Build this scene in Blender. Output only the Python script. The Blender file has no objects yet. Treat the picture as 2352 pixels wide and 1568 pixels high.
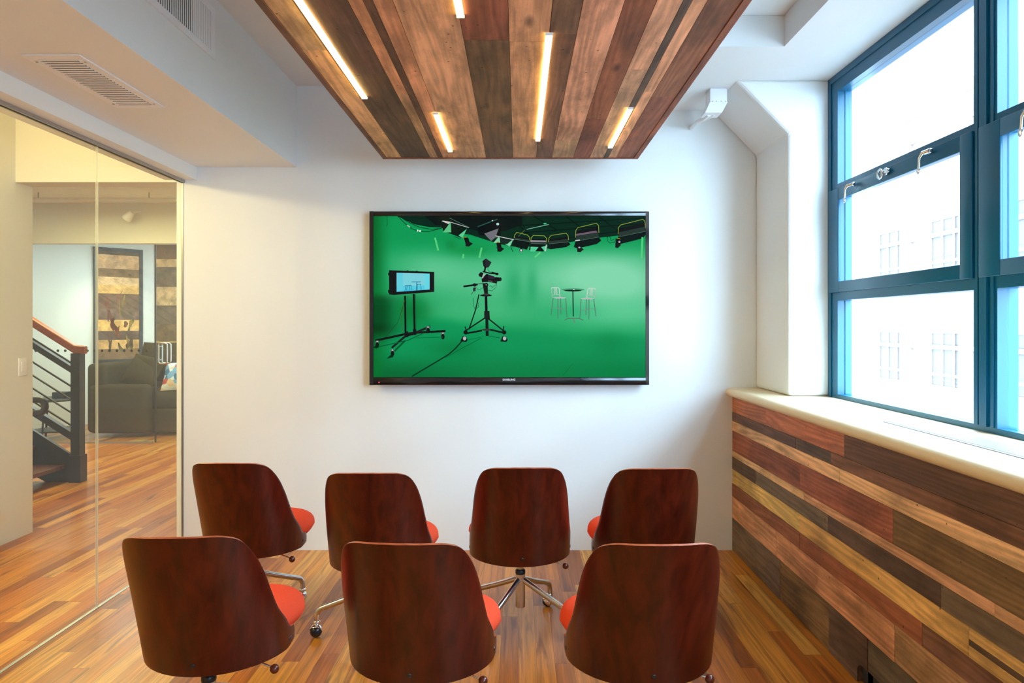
import bpy, bmesh, math, random
from mathutils import Vector, Matrix
random.seed(7)
C = bpy.context.scene.collection
SC = bpy.context.scene
PI = math.pi

# ------------------------------------------------------------------ camera, sky, lights, exposure
F = 1600.0                       # focal length in pixels of a 2352 px wide frame
cam = bpy.data.cameras.new('camera'); cam.sensor_width = 36.0; cam.lens = 36.0 * F / 2352.0
cam.shift_x = -14.0 / 2352.0; cam.shift_y = -37.0 / 2352.0
cam.clip_start = 0.05; cam.clip_end = 200
camo = bpy.data.objects.new('camera', cam); C.objects.link(camo)
camo.location = (0, 0, 1.40); camo.rotation_euler = (PI / 2, 0, 0)
SC.camera = camo
SC.view_settings.view_transform = 'Standard'; SC.view_settings.look = 'None'
SC.view_settings.gamma = 1.0; SC.view_settings.use_curve_mapping = False
SC.view_settings.exposure = 0.0

w = bpy.data.worlds.new('overcast_sky'); SC.world = w; w.use_nodes = True
bg = w.node_tree.nodes['Background']
bg.inputs[0].default_value = (0.50, 0.765, 1.0, 1); bg.inputs[1].default_value = 32.0

def lamp(name, kind, loc, energy, color, size=0.1, size_y=None, rot=(0, 0, 0), **kw):
    d = bpy.data.lights.new(name, kind); d.energy = energy; d.color = color
    if kind == 'AREA':
        d.size = size
        if size_y: d.shape = 'RECTANGLE'; d.size_y = size_y
    elif kind in ('POINT', 'SPOT'):
        d.shadow_soft_size = size
    for k, v in kw.items(): setattr(d, k, v)
    o = bpy.data.objects.new(name, d); C.objects.link(o); o.location = loc; o.rotation_euler = rot
    return o
WARM = (1.0, 0.74, 0.38)
# daylight portal in the window opening (guides the sky light through the panes)
p_ = lamp('window_portal', 'AREA', (1.86, 1.305, 1.87), 1.0, (1, 1, 1), 1.74, 5.02, (0, PI / 2, 0)); p_.data.cycles.is_portal = True
lamp('corridor_light', 'POINT', (-2.95, 2.45, 2.44), 88, (1.0, 0.79, 0.37), 0.05)
lamp('stair_hall_light', 'AREA', (-4.3, 6.6, 2.74), 85, (1.0, 0.93, 0.45), 1.2, 1.2)
lamp('lounge_light', 'AREA', (-5.0, 9.1, 2.6), 36, (0.84, 0.97, 0.96), 0.8, 0.8)
lamp('picture_spot', 'SPOT', (-5.0, 8.9, 2.62), 60, (1.0, 0.9, 0.7), 0.04, rot=(math.radians(48), 0, math.radians(38)), spot_size=0.9, spot_blend=0.8)

# ------------------------------------------------------------------ helpers
class MB:
    """collects geometry with material slots and builds ONE mesh object"""
    def __init__(s): s.v = []; s.f = []; s.m = []; s.c = []; s.sm = []
    def add(s, vs, fs, mi=0, col=None, smooth=False):
        b = len(s.v); s.v += [tuple(x) for x in vs]
        for f in fs: s.f.append(tuple(b + i for i in f)); s.m.append(mi); s.c.append(col); s.sm.append(smooth)
    def box(s, x0, x1, y0, y1, z0, z1, mi=0, col=None, bev=0.0):
        if x1 < x0: x0, x1 = x1, x0
        if y1 < y0: y0, y1 = y1, y0
        if z1 < z0: z0, z1 = z1, z0
        if bev <= 0:
            s.add([(x0,y0,z0),(x1,y0,z0),(x1,y1,z0),(x0,y1,z0),(x0,y0,z1),(x1,y0,z1),(x1,y1,z1),(x0,y1,z1)],
                  [(3,2,1,0),(4,5,6,7),(0,1,5,4),(1,2,6,5),(2,3,7,6),(3,0,4,7)], mi, col)
        else:
            bm = bmesh.new(); bmesh.ops.create_cube(bm, size=1)
            for v in bm.verts: v.co = ((x0+x1)/2 + v.co.x*(x1-x0), (y0+y1)/2 + v.co.y*(y1-y0), (z0+z1)/2 + v.co.z*(z1-z0))
            bmesh.ops.bevel(bm, geom=bm.edges[:], offset=bev, segments=3, affect='EDGES', profile=0.5)
            s.addbm(bm, mi, col, True)
    def addbm(s, bm, mi=0, col=None, smooth=True):
        bm.verts.index_update()
        s.add([v.co[:] for v in bm.verts], [[v.index for v in f.verts] for f in bm.faces], mi, col, smooth); bm.free()
    def obox(s, M, sx, sy, sz, mi=0, col=None, bev=0.0):
        """box of full size sx,sy,sz centred at matrix M"""
        t = MB(); t.box(-sx/2, sx/2, -sy/2, sy/2, -sz/2, sz/2, mi, col, bev)
        s.add([M @ Vector(v) for v in t.v], t.f, mi, col, bev > 0)
    def tube(s, pts, r, seg=12, mi=0, cap=True, col=None):
        pts = [Vector(p) for p in pts]; n = len(pts); rr = r if isinstance(r, (list, tuple)) else [r]*n
        vs = []; up = None
        for i, p in enumerate(pts):
            t = (pts[min(i+1, n-1)] - pts[max(i-1, 0)]).normalized()
            if up is None: up = Vector((0,0,1)) if abs(t.z) < 0.9 else Vector((1,0,0))
            a = t.cross(up).normalized(); up = a.cross(t).normalized()
            for k in range(seg):
                th = 2*PI*k/seg; vs.append(p + (a*math.cos(th) + up*math.sin(th))*rr[i])
        fs = [(i*seg+k, i*seg+(k+1)%seg, (i+1)*seg+(k+1)%seg, (i+1)*seg+k) for i in range(n-1) for k in range(seg)]
        s.add(vs, fs, mi, col, True)
        if cap:
            s.add(vs[:seg], [tuple(range(seg))], mi, col); s.add(vs[-seg:], [tuple(reversed(range(seg)))], mi, col)
    def lathe(s, prof, M=None, seg=24, mi=0, col=None):
        M = M or Matrix(); vs = []
        for r, z in prof:
            for k in range(seg):
                th = 2*PI*k/seg; vs.append(M @ Vector((r*math.cos(th), r*math.sin(th), z)))
        n = len(prof)
        s.add(vs, [(i*seg+k, i*seg+(k+1)%seg, (i+1)*seg+(k+1)%seg, (i+1)*seg+k) for i in range(n-1) for k in range(seg)], mi, col, True)
        s.add(vs[:seg], [tuple(reversed(range(seg)))], mi, col); s.add(vs[-seg:], [tuple(range(seg))], mi, col)
    def ball(s, c, r, mi=0, seg=16, sq=(1,1,1), col=None):
        bm = bmesh.new(); bmesh.ops.create_uvsphere(bm, u_segments=seg, v_segments=seg//2+2, radius=r)
        for v in bm.verts: v.co = (c[0]+v.co.x*sq[0], c[1]+v.co.y*sq[1], c[2]+v.co.z*sq[2])
        s.addbm(bm, mi, col, True)
    def prism(s, poly, axis, a0, a1, mi=0, col=None):
        """poly = 2D points; axis 'x' -> (y,z), 'y' -> (x,z), 'z' -> (x,y)"""
        def P(p, a): return {'x': (a, p[0], p[1]), 'y': (p[0], a, p[1]), 'z': (p[0], p[1], a)}[axis]
        n = len(poly); vs = [P(p, a0) for p in poly] + [P(p, a1) for p in poly]
        s.add(vs, [tuple(range(n)), tuple(reversed(range(n, 2*n)))] + [(i, i+n, (i+1)%n+n, (i+1)%n) for i in range(n)], mi, col)
    def build(s, name, mats, parent=None, mw=None, fix=True):
        me = bpy.data.meshes.new(name); me.from_pydata(s.v, [], s.f)
        mats = mats if isinstance(mats, (list, tuple)) else [mats]
        for m in mats: me.materials.append(m)
        me.polygons.foreach_set('material_index', s.m); me.polygons.foreach_set('use_smooth', s.sm)
        if any(c is not None for c in s.c):
            at = me.attributes.new('Col', 'FLOAT_COLOR', 'CORNER'); rn = me.attributes.new('Rnd', 'FLOAT', 'FACE')
            for i, c in enumerate(s.c):
                c = c or (0.5, 0.5, 0.5)
                for li in me.polygons[i].loop_indices: at.data[li].color = (c[0], c[1], c[2], 1)
                rn.data[i].value = c[3] if len(c) > 3 else 0.0
        if fix:
            bm = bmesh.new(); bm.from_mesh(me); bmesh.ops.recalc_face_normals(bm, faces=bm.faces); bm.to_mesh(me); bm.free()
        me.update()
        o = bpy.data.objects.new(name, me); C.objects.link(o)
        if parent: o.parent = parent
        if mw is not None: o.matrix_local = mw
        return o

def tag(o, label=None, cat=None, group=None, kind=None):
    if label: o['label'] = label
    if cat: o['category'] = cat
    if group: o['group'] = group
    if kind: o['kind'] = kind
    return o
def struct(o, label=None): return tag(o, label, None, None, 'structure')
def empty(name, loc=(0,0,0), rz=0.0):
    o = bpy.data.objects.new(name, None); C.objects.link(o); o.location = loc; o.rotation_euler = (0,0,rz); o.empty_display_size = 0.1
    return o
def local(parent):  # parts given in world coordinates under an empty at loc
    return Matrix.Translation(-Vector(parent.location))
def copy_tree(o, parent=None):
    c = o.copy(); C.objects.link(c)
    if parent: c.parent = parent
    for ch in [x for x in list(C.objects) if x.parent == o]: copy_tree(ch, c)
    return c
def sr(r, g, b):
    f = lambda x: (x/255/12.92) if x/255 <= 0.04045 else ((x/255+0.055)/1.055)**2.4
    return (f(r), f(g), f(b))
def smooth_by_angle(o, deg=35):
    me = o.data; bm = bmesh.new(); bm.from_mesh(me)
    for f in bm.faces: f.smooth = True
    for e in bm.edges:
        e.smooth = len(e.link_faces) == 2 and e.calc_face_angle(0) < math.radians(deg)
    bm.to_mesh(me); bm.free()

# ------------------------------------------------------------------ materials
def mat(name):
    m = bpy.data.materials.new(name); m.use_nodes = True
    return m, m.node_tree.nodes, m.node_tree.links, m.node_tree.nodes['Principled BSDF']
def simple(name, col, rough=0.5, metal=0.0, spec=0.5, noise=0.0, nscale=20.0, bump=0.0, coat=0.0):
    m, N, L, b = mat(name)
    b.inputs['Base Color'].default_value = (*col, 1); b.inputs['Roughness'].default_value = rough
    b.inputs['Metallic'].default_value = metal; b.inputs['Specular IOR Level'].default_value = spec
    if coat: b.inputs['Coat Weight'].default_value = coat; b.inputs['Coat Roughness'].default_value = 0.1
    if noise or bump:
        tc = N.new('ShaderNodeTexCoord'); n = N.new('ShaderNodeTexNoise'); n.inputs['Scale'].default_value = nscale; n.inputs['Detail'].default_value = 4
        L.new(tc.outputs['Object'], n.inputs['Vector'])
        if noise:
            r = N.new('ShaderNodeMapRange'); r.inputs[3].default_value = 1-noise; r.inputs[4].default_value = 1+noise
            L.new(n.outputs['Fac'], r.inputs[0])
            x = N.new('ShaderNodeVectorMath'); x.operation = 'SCALE'; x.inputs[0].default_value = col
            L.new(r.outputs[0], x.inputs['Scale']); L.new(x.outputs[0], b.inputs['Base Color'])
        if bump:
            bp = N.new('ShaderNodeBump'); bp.inputs['Strength'].default_value = bump; bp.inputs['Distance'].default_value = 0.01
            L.new(n.outputs['Fac'], bp.inputs['Height']); L.new(bp.outputs[0], b.inputs['Normal'])
    return m
def emit(name, col, strength):
    m, N, L, b = mat(name)
    b.inputs['Base Color'].default_value = (0.02,0.02,0.02,1)
    b.inputs['Emission Color'].default_value = (*col, 1); b.inputs['Emission Strength'].default_value = strength
    return m
def glass(name, tint=(0.95,0.97,0.95), refl=0.06):
    m, N, L, b = mat(name); N.remove(b)
    t = N.new('ShaderNodeBsdfTransparent'); t.inputs[0].default_value = (*tint, 1)
    g = N.new('ShaderNodeBsdfGlossy'); g.inputs['Roughness'].default_value = 0.0; g.inputs[0].default_value = (1,1,1,1)
    lw = N.new('ShaderNodeLayerWeight'); lw.inputs[0].default_value = 0.5
    p5 = N.new('ShaderNodeMath'); p5.operation = 'POWER'; p5.inputs[1].default_value = 5.0; L.new(lw.outputs['Facing'], p5.inputs[0])
    fr = N.new('ShaderNodeMapRange'); fr.inputs[3].default_value = 0.022; fr.inputs[4].default_value = 0.9; L.new(p5.outputs[0], fr.inputs[0])
    mx = N.new('ShaderNodeMixShader'); L.new(fr.outputs[0], mx.inputs[0]); L.new(t.outputs[0], mx.inputs[1]); L.new(g.outputs[0], mx.inputs[2])
    L.new(mx.outputs[0], N['Material Output'].inputs[0])
    return m

def grain_nodes(N, L, stretch, rnd=None, shift=(37.1, 17.7, 51.3)):
    """object coordinates scaled by stretch and shifted per plank; returns the vector socket"""
    tc = N.new('ShaderNodeTexCoord'); mp = N.new('ShaderNodeVectorMath'); mp.operation = 'MULTIPLY'; mp.inputs[1].default_value = stretch
    L.new(tc.outputs['Object'], mp.inputs[0])
    if rnd is None: return mp.outputs[0], tc
    ad = N.new('ShaderNodeVectorMath'); ad.operation = 'ADD'; sc = N.new('ShaderNodeVectorMath'); sc.operation = 'SCALE'
    sc.inputs[0].default_value = shift; L.new(rnd, sc.inputs['Scale']); L.new(mp.outputs[0], ad.inputs[0]); L.new(sc.outputs[0], ad.inputs[1])
    return ad.outputs[0], tc
def mathn(N, L, op, a, b=None):
    n = N.new('ShaderNodeMath'); n.operation = op
    for i, x in enumerate((a, b)):
        if x is None: continue
        if isinstance(x, (int, float)): n.inputs[i].default_value = x
        else: L.new(x, n.inputs[i])
    return n.outputs[0]
def scalecol(N, L, colsock, facsock):
    n = N.new('ShaderNodeVectorMath'); n.operation = 'SCALE'; L.new(colsock, n.inputs[0]); L.new(facsock, n.inputs['Scale']); return n.outputs[0]

def plank_material(name):
    """reclaimed boards running along Y: colour of each board from 'Col', grain, rings, stains, nail holes"""
    m, N, L, b = mat(name)
    at = N.new('ShaderNodeAttribute'); at.attribute_name = 'Col'; rn = N.new('ShaderNodeAttribute'); rn.attribute_name = 'Rnd'
    v1, tc = grain_nodes(N, L, (60, 2.2, 60), rn.outputs['Fac'])
    n1 = N.new('ShaderNodeTexNoise'); n1.inputs['Scale'].default_value = 1.6; n1.inputs['Detail'].default_value = 6; n1.inputs['Roughness'].default_value = 0.65; L.new(v1, n1.inputs['Vector'])
    v2, _ = grain_nodes(N, L, (1, 0.10, 1), rn.outputs['Fac'], (0.9, 17.7, 0.7))
    wv = N.new('ShaderNodeTexWave'); wv.wave_type = 'RINGS'; wv.rings_direction = 'Y'; wv.wave_profile = 'SIN'; wv.inputs['Scale'].default_value = 24; wv.inputs['Distortion'].default_value = 26; wv.inputs['Detail'].default_value = 2; wv.inputs['Detail Scale'].default_value = 0.30; L.new(v2, wv.inputs['Vector'])
    v3, _ = grain_nodes(N, L, (8, 1.3, 8), rn.outputs['Fac'])
    n3 = N.new('ShaderNodeTexNoise'); n3.inputs['Scale'].default_value = 1.5; n3.inputs['Detail'].default_value = 5; L.new(v3, n3.inputs['Vector'])
    vo = N.new('ShaderNodeTexVoronoi'); vo.inputs['Scale'].default_value = 15; L.new(tc.outputs['Object'], vo.inputs['Vector'])
    hole = N.new('ShaderNodeMapRange'); hole.inputs[1].default_value = 0.045; hole.inputs[2].default_value = 0.075; hole.inputs[3].default_value = 0.25; hole.inputs[4].default_value = 1.0; L.new(vo.outputs['Distance'], hole.inputs[0])
    v4, _ = grain_nodes(N, L, (3.4, 1.1, 3.4), rn.outputs['Fac'])
    vk = N.new('ShaderNodeTexVoronoi'); vk.inputs['Scale'].default_value = 1.5; L.new(v4, vk.inputs['Vector'])
    knot = N.new('ShaderNodeMapRange'); knot.inputs[1].default_value = 0.03; knot.inputs[2].default_value = 0.10; knot.inputs[3].default_value = 0.35; knot.inputs[4].default_value = 1.0; L.new(vk.outputs['Distance'], knot.inputs[0])
    a = N.new('ShaderNodeMapRange'); a.inputs[1].default_value = 0.25; a.inputs[2].default_value = 0.75; a.inputs[3].default_value = 0.72; a.inputs[4].default_value = 1.24; L.new(n1.outputs['Fac'], a.inputs[0])
    r = N.new('ShaderNodeMapRange'); r.inputs[3].default_value = 0.80; r.inputs[4].default_value = 1.08; L.new(wv.outputs['Fac'], r.inputs[0])
    s3 = N.new('ShaderNodeMapRange'); s3.inputs[1].default_value = 0.3; s3.inputs[2].default_value = 0.7; s3.inputs[3].default_value = 0.74; s3.inputs[4].default_value = 1.20; L.new(n3.outputs['Fac'], s3.inputs[0])
    f = mathn(N, L, 'MULTIPLY', a.outputs[0], r.outputs[0]); f = mathn(N, L, 'MULTIPLY', f, s3.outputs[0])
    v5, _ = grain_nodes(N, L, (3.5, 1.6, 3.5), rn.outputs['Fac'])
    n5 = N.new('ShaderNodeTexNoise'); n5.inputs['Scale'].default_value = 1.3; n5.inputs['Detail'].default_value = 7; n5.inputs['Roughness'].default_value = 0.7; L.new(v5, n5.inputs['Vector'])
    s5 = N.new('ShaderNodeMapRange'); s5.inputs[1].default_value = 0.36; s5.inputs[2].default_value = 0.56; s5.inputs[3].default_value = 0.72; s5.inputs[4].default_value = 1.26; L.new(n5.outputs['Fac'], s5.inputs[0])
    f = mathn(N, L, 'MULTIPLY', f, s5.outputs[0])
    f = mathn(N, L, 'MULTIPLY', f, hole.outputs[0]); f = mathn(N, L, 'MULTIPLY', f, knot.outputs[0])
    L.new(scalecol(N, L, at.outputs['Color'], f), b.inputs['Base Color'])
    b.inputs['Roughness'].default_value = 0.62; b.inputs['Specular IOR Level'].default_value = 0.3
    bp = N.new('ShaderNodeBump'); bp.inputs['Strength'].default_value = 0.15; bp.inputs['Distance'].default_value = 0.004; L.new(f, bp.inputs['Height']); L.new(bp.outputs[0], b.inputs['Normal'])
    return m

def floor_material(name):
    m, N, L, b = mat(name)
    tc = N.new('ShaderNodeTexCoord'); sp = N.new('ShaderNodeSeparateXYZ'); L.new(tc.outputs['Object'], sp.inputs[0])
    xr = mathn(N, L, 'DIVIDE', sp.outputs[0], 0.076); row = mathn(N, L, 'FLOOR', xr); fx = mathn(N, L, 'FRACT', xr)
    w1 = N.new('ShaderNodeTexWhiteNoise'); w1.noise_dimensions = '1D'; L.new(row, w1.inputs['W'])
    off = mathn(N, L, 'MULTIPLY', w1.outputs['Value'], 9.0)
    yl = mathn(N, L, 'DIVIDE', sp.outputs[1], 0.95); ys = mathn(N, L, 'ADD', yl, off); idy = mathn(N, L, 'FLOOR', ys); fy = mathn(N, L, 'FRACT', ys)
    cb = N.new('ShaderNodeCombineXYZ'); L.new(row, cb.inputs[0]); L.new(idy, cb.inputs[1])
    w2 = N.new('ShaderNodeTexWhiteNoise'); w2.noise_dimensions = '2D'; L.new(cb.outputs[0], w2.inputs['Vector'])
    rp = N.new('ShaderNodeValToRGB'); e = rp.color_ramp.elements
    e[0].position = 0.0; e[0].color = (*sr(150, 76, 20), 1); e[1].position = 1.0; e[1].color = (*sr(226, 164, 78), 1)
    for p, c in ((0.25, sr(194, 110, 32)), (0.55, sr(206, 128, 42)), (0.8, sr(214, 144, 54))):
        q = e.new(p); q.color = (*c, 1)
    L.new(w2.outputs['Value'], rp.inputs[0])
    sc = N.new('ShaderNodeVectorMath'); sc.operation = 'MULTIPLY'; sc.inputs[1].default_value = (60, 1.6, 1); L.new(tc.outputs['Object'], sc.inputs[0])
    sh = N.new('ShaderNodeVectorMath'); sh.operation = 'ADD'; L.new(sc.outputs[0], sh.inputs[0])
    s2 = N.new('ShaderNodeVectorMath'); s2.operation = 'SCALE'; s2.inputs[0].default_value = (31, 57, 11); L.new(w2.outputs['Value'], s2.inputs['Scale']); L.new(s2.outputs[0], sh.inputs[1])
    n1 = N.new('ShaderNodeTexNoise'); n1.inputs['Scale'].default_value = 1.0; n1.inputs['Detail'].default_value = 7; n1.inputs['Roughness'].default_value = 0.62; n1.inputs['Distortion'].default_value = 0.6; L.new(sh.outputs[0], n1.inputs['Vector'])
    g = N.new('ShaderNodeMapRange'); g.inputs[1].default_value = 0.33; g.inputs[2].default_value = 0.68; g.inputs[3].default_value = 0.60; g.inputs[4].default_value = 1.2; L.new(n1.outputs['Fac'], g.inputs[0])
    # dark red mineral streaks
    sc2 = N.new('ShaderNodeVectorMath'); sc2.operation = 'MULTIPLY'; sc2.inputs[1].default_value = (17, 1.3, 1); L.new(tc.outputs['Object'], sc2.inputs[0])
    sh2 = N.new('ShaderNodeVectorMath'); sh2.operation = 'ADD'; L.new(sc2.outputs[0], sh2.inputs[0]); L.new(s2.outputs[0], sh2.inputs[1])
    n2 = N.new('ShaderNodeTexNoise'); n2.inputs['Scale'].default_value = 1.1; n2.inputs['Detail'].default_value = 5; n2.inputs['Distortion'].default_value = 1.2; L.new(sh2.outputs[0], n2.inputs['Vector'])
    k = N.new('ShaderNodeMapRange'); k.inputs[1].default_value = 0.56; k.inputs[2].default_value = 0.70; L.new(n2.outputs['Fac'], k.inputs[0])
    mx = N.new('ShaderNodeMix'); mx.data_type = 'RGBA'; L.new(mathn(N, L, 'MULTIPLY', k.outputs[0], 0.72), mx.inputs['Factor'])
    L.new(scalecol(N, L, rp.outputs[0], g.outputs[0]), mx.inputs['A']); mx.inputs['B'].default_value = (*sr(88, 32, 10), 1)
    # joints
    j1 = mathn(N, L, 'LESS_THAN', fx, 0.018); j2 = mathn(N, L, 'LESS_THAN', fy, 0.0022); j = mathn(N, L, 'MAXIMUM', j1, j2)
    m2 = N.new('ShaderNodeMix'); m2.data_type = 'RGBA'; L.new(mathn(N, L, 'MULTIPLY', j, 0.7), m2.inputs['Factor']); L.new(mx.outputs['Result'], m2.inputs['A']); m2.inputs['B'].default_value = (*sr(60, 26, 10), 1)
    L.new(m2.outputs['Result'], b.inputs['Base Color'])
    b.inputs['Roughness'].default_value = 0.30; b.inputs['Specular IOR Level'].default_value = 0.38
    b.inputs['Coat Weight'].default_value = 0.10; b.inputs['Coat Roughness'].default_value = 0.16
    bp = N.new('ShaderNodeBump'); bp.inputs['Strength'].default_value = 0.08; bp.inputs['Distance'].default_value = 0.002; L.new(n1.outputs['Fac'], bp.inputs['Height']); L.new(bp.outputs[0], b.inputs['Normal'])
    return m

def grain_material(name, c0, c1, stretch, rough=0.35, coat=0.2, spec=0.4):
    m, N, L, b = mat(name)
    v, tc = grain_nodes(N, L, stretch)
    n = N.new('ShaderNodeTexNoise'); n.inputs['Scale'].default_value = 1.0; n.inputs['Detail'].default_value = 6; n.inputs['Roughness'].default_value = 0.6; n.inputs['Distortion'].default_value = 0.5; L.new(v, n.inputs['Vector'])
    oi = N.new('ShaderNodeObjectInfo'); ad = N.new('ShaderNodeVectorMath'); ad.operation = 'ADD'; L.new(v, ad.inputs[0])
    s = N.new('ShaderNodeVectorMath'); s.operation = 'SCALE'; s.inputs[0].default_value = (13, 29, 7); L.new(oi.outputs['Random'], s.inputs['Scale']); L.new(s.outputs[0], ad.inputs[1]); L.new(ad.outputs[0], n.inputs['Vector'])
    r = N.new('ShaderNodeValToRGB'); e = r.color_ramp.elements; e[0].position = 0.3; e[0].color = (*c0, 1); e[1].position = 0.72; e[1].color = (*c1, 1)
    L.new(n.outputs['Fac'], r.inputs[0]); L.new(r.outputs[0], b.inputs['Base Color'])
    b.inputs['Roughness'].default_value = rough; b.inputs['Specular IOR Level'].default_value = spec
    b.inputs['Coat Weight'].default_value = coat; b.inputs['Coat Roughness'].default_value = 0.2
    return m

M_wall = simple('white_wall_paint', (0.86, 0.86, 0.845), 0.6, noise=0.015, nscale=3, bump=0.02)
M_ceil = simple('white_ceiling_paint', (0.88, 0.88, 0.87), 0.65, noise=0.02, nscale=6, bump=0.10)
M_warmwall = simple('cream_wall_paint', (0.80, 0.78, 0.72), 0.6, noise=0.015, nscale=3)
M_floor = floor_material('oak_strip_floor')
M_plank = plank_material('reclaimed_boards')
M_shell = grain_material('dark_walnut_veneer', sr(52, 9, 3), sr(94, 26, 10), (26, 26, 1.6), 0.34, 0.10, 0.35)
M_ply = grain_material('plywood_edge', sr(150, 62, 30), sr(190, 96, 56), (30, 30, 200), 0.4, 0.1)
M_knob = grain_material('turned_wood', sr(78, 26, 14), sr(112, 42, 24), (40, 40, 40), 0.25, 0.4)
M_fab = simple('orange_wool', sr(228, 74, 42), 0.9, spec=0.15, noise=0.12, nscale=260, bump=0.25)
M_chrome = simple('brushed_chrome', (0.66, 0.65, 0.65), 0.20, 1.0, noise=0.04, nscale=60)
M_chrome2 = simple('polished_chrome', (0.85, 0.85, 0.84), 0.06, 1.0, noise=0.02, nscale=60)
M_black = simple('black_plastic', (0.012, 0.012, 0.014), 0.3, noise=0.1, nscale=30)
M_blackmetal = simple('black_painted_steel', (0.018, 0.02, 0.024), 0.4, noise=0.1, nscale=30)
M_teal = simple('teal_painted_aluminium', sr(6, 88, 122), 0.30, spec=0.4, noise=0.05, nscale=8)
M_sill = simple('pale_maple_sill', sr(232, 208, 168), 0.45, noise=0.04, nscale=12)
M_whitemetal = simple('white_enamelled_metal', (0.90, 0.89, 0.91), 0.4, noise=0.02, nscale=20)
M_dark = simple('matte_dark', (0.03, 0.03, 0.035), 0.8, noise=0.1, nscale=20)  # near-black, for painted shade sheets and for small dark parts
M_glass = glass('clear_glass')
M_glass2 = glass('clear_window_glass', (0.97, 0.99, 1.0))
M_seal, N_, L_, b_ = mat('clear_silicone'); N_.remove(b_)
tl_ = N_.new('ShaderNodeBsdfTranslucent'); tl_.inputs[0].default_value = (0.95, 0.95, 0.9, 1); df_ = N_.new('ShaderNodeBsdfDiffuse'); df_.inputs[0].default_value = (0.9, 0.9, 0.86, 1)
ms_ = N_.new('ShaderNodeMixShader'); L_.new(tl_.outputs[0], ms_.inputs[1]); L_.new(df_.outputs[0], ms_.inputs[2]); tr_ = N_.new('ShaderNodeBsdfTransparent'); m2_ = N_.new('ShaderNodeMixShader'); m2_.inputs[0].default_value = 0.65; L_.new(ms_.outputs[0], m2_.inputs[1]); L_.new(tr_.outputs[0], m2_.inputs[2]); L_.new(m2_.outputs[0], N_['Material Output'].inputs[0])
M_alu = simple('grey_aluminium_channel', (0.45, 0.45, 0.45), 0.35, 0.9, noise=0.05)
M_led = emit('warm_led_diffuser', (1.0, 0.78, 0.30), 10.0)
M_olive = simple('olive_brown_upholstery', sr(62, 52, 30), 0.9, spec=0.1, noise=0.15, nscale=30, bump=0.1)
M_rail = grain_material('varnished_handrail', sr(128, 58, 32), sr(168, 84, 52), (4, 60, 60), 0.3, 0.3)
M_tread = grain_material('stair_tread', sr(88, 48, 28), sr(130, 78, 48), (3, 50, 50), 0.4, 0.2)
M_stone = simple('weathered_facade_stone', (0.170, 0.112, 0.088), 0.8, noise=0.04, nscale=0.6)
M_fwin = simple('facade_window_glass', (0.056, 0.041, 0.034), 0.5, spec=0.1, noise=0.1, nscale=0.4)
M_fframe = simple('facade_window_frame', (0.170, 0.112, 0.088), 0.7, noise=0.03)

# ------------------------------------------------------------------ the room shell
D = 4.34
def sbox(name, mats, *boxes, label=None):
    b = MB()
    for q in boxes: b.box(*q)
    return struct(b.build(name, mats), label)
sbox('floor', M_floor, (-9, 1.95, -1.6, 12, -0.12, 0.0), label='oak strip floor running through both rooms')
sbox('wall_back', M_wall, (-2.127, 1.95, D, 4.72, 0, 2.95), label='white wall behind the television')
sbox('wall_rear', M_wall, (-3.45, 1.95, -1.6, -1.5, 0, 2.95))
c_ = MB(); c_.box(-1.38, 1.95, -1.5, D, 2.89, 2.98); struct(c_.build('ceiling', M_ceil), 'white plaster ceiling')
b_ = MB(); b_.prism([(0.0, D), (0.0, 3.35), (1.28, 3.35), (1.28, -1.5), (1.95, -1.5), (1.95, D)], 'z', 2.74, 2.889)
o_ = b_.build('ceiling_beam', M_ceil); struct(o_, 'white dropped concrete beam along window and back wall')
# soffit over the glass wall with its header
s_ = MB(); s_.prism([(-1.38, 2.384), (-1.38, 2.95), (-2.20, 2.95), (-2.20, 2.305), (-2.0, 2.305), (-2.0, 2.384)], 'y', -1.5, D)
struct(s_.build('ceiling_soffit', M_wall), 'boxed soffit along the glass wall')
# pier with sloping haunch beside the window
pr = MB(); pr.prism([(1.48, 1.013), (1.95, 1.013), (1.95, 2.745), (1.19, 2.745), (1.48, 2.45)], 'y', 3.81, D)
po = pr.build('wall_pier', M_wall); struct(po, 'white pier with sloping haunch between wall and window')
bv = po.modifiers.new('bevel', 'BEVEL'); bv.width = 0.022; bv.segments = 3; bv.limit_method = 'ANGLE'
# right wall under and beside the window
sbox('wall_right', M_wall, (1.3575, 1.95, -1.5, D, 0, 0.958), label='wall under the window')
sbox('wall_right_near', M_wall, (1.70, 1.95, -1.5, -1.2, 1.013, 2.74))
# sill
sl = MB(); prof = []
for k in range(9):
    a = PI/2 + PI*k/8; prof.append((1.320 + 0.026*math.cos(a), 0.986 + 0.026*math.sin(a)))
prof = [(1.72, 1.012)] + prof + [(1.72, 0.960)]
sl.prism(prof, 'y', -1.5, D); so = sl.build('window_sill', M_sill); smooth_by_angle(so, 40); struct(so, 'pale maple window sill with rounded nose')
# long flush heater grille let into the sill
gr = empty('sill_grille', (1.535, 1.6, 1.012)); tag(gr, 'long flat white grille let into the maple sill', 'heater grille')
g_ = MB(); g_.box(1.470, 1.598, 0.21, 2.80, 1.010, 1.0145, bev=0.001); g_.build('grille_frame', M_whitemetal, gr, local(gr))
g_ = MB(); g_.box(1.466, 1.602, 0.2, 2.81, 1.0105, 1.0126); g_.build('edge_shadow', M_dark, gr, local(gr))  # dark sheet showing round the frame, a painted edge shadow
g_ = MB()
for k in range(14): g_.box(1.480 + k*0.0079, 1.4835 + k*0.0079, 0.22, 2.79, 1.0140, 1.0165)
g_.build('grille_bars', simple('pale_blue_grey_enamel', (0.42, 0.50, 0.56), 0.5, noise=0.03), gr, local(gr))

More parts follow.
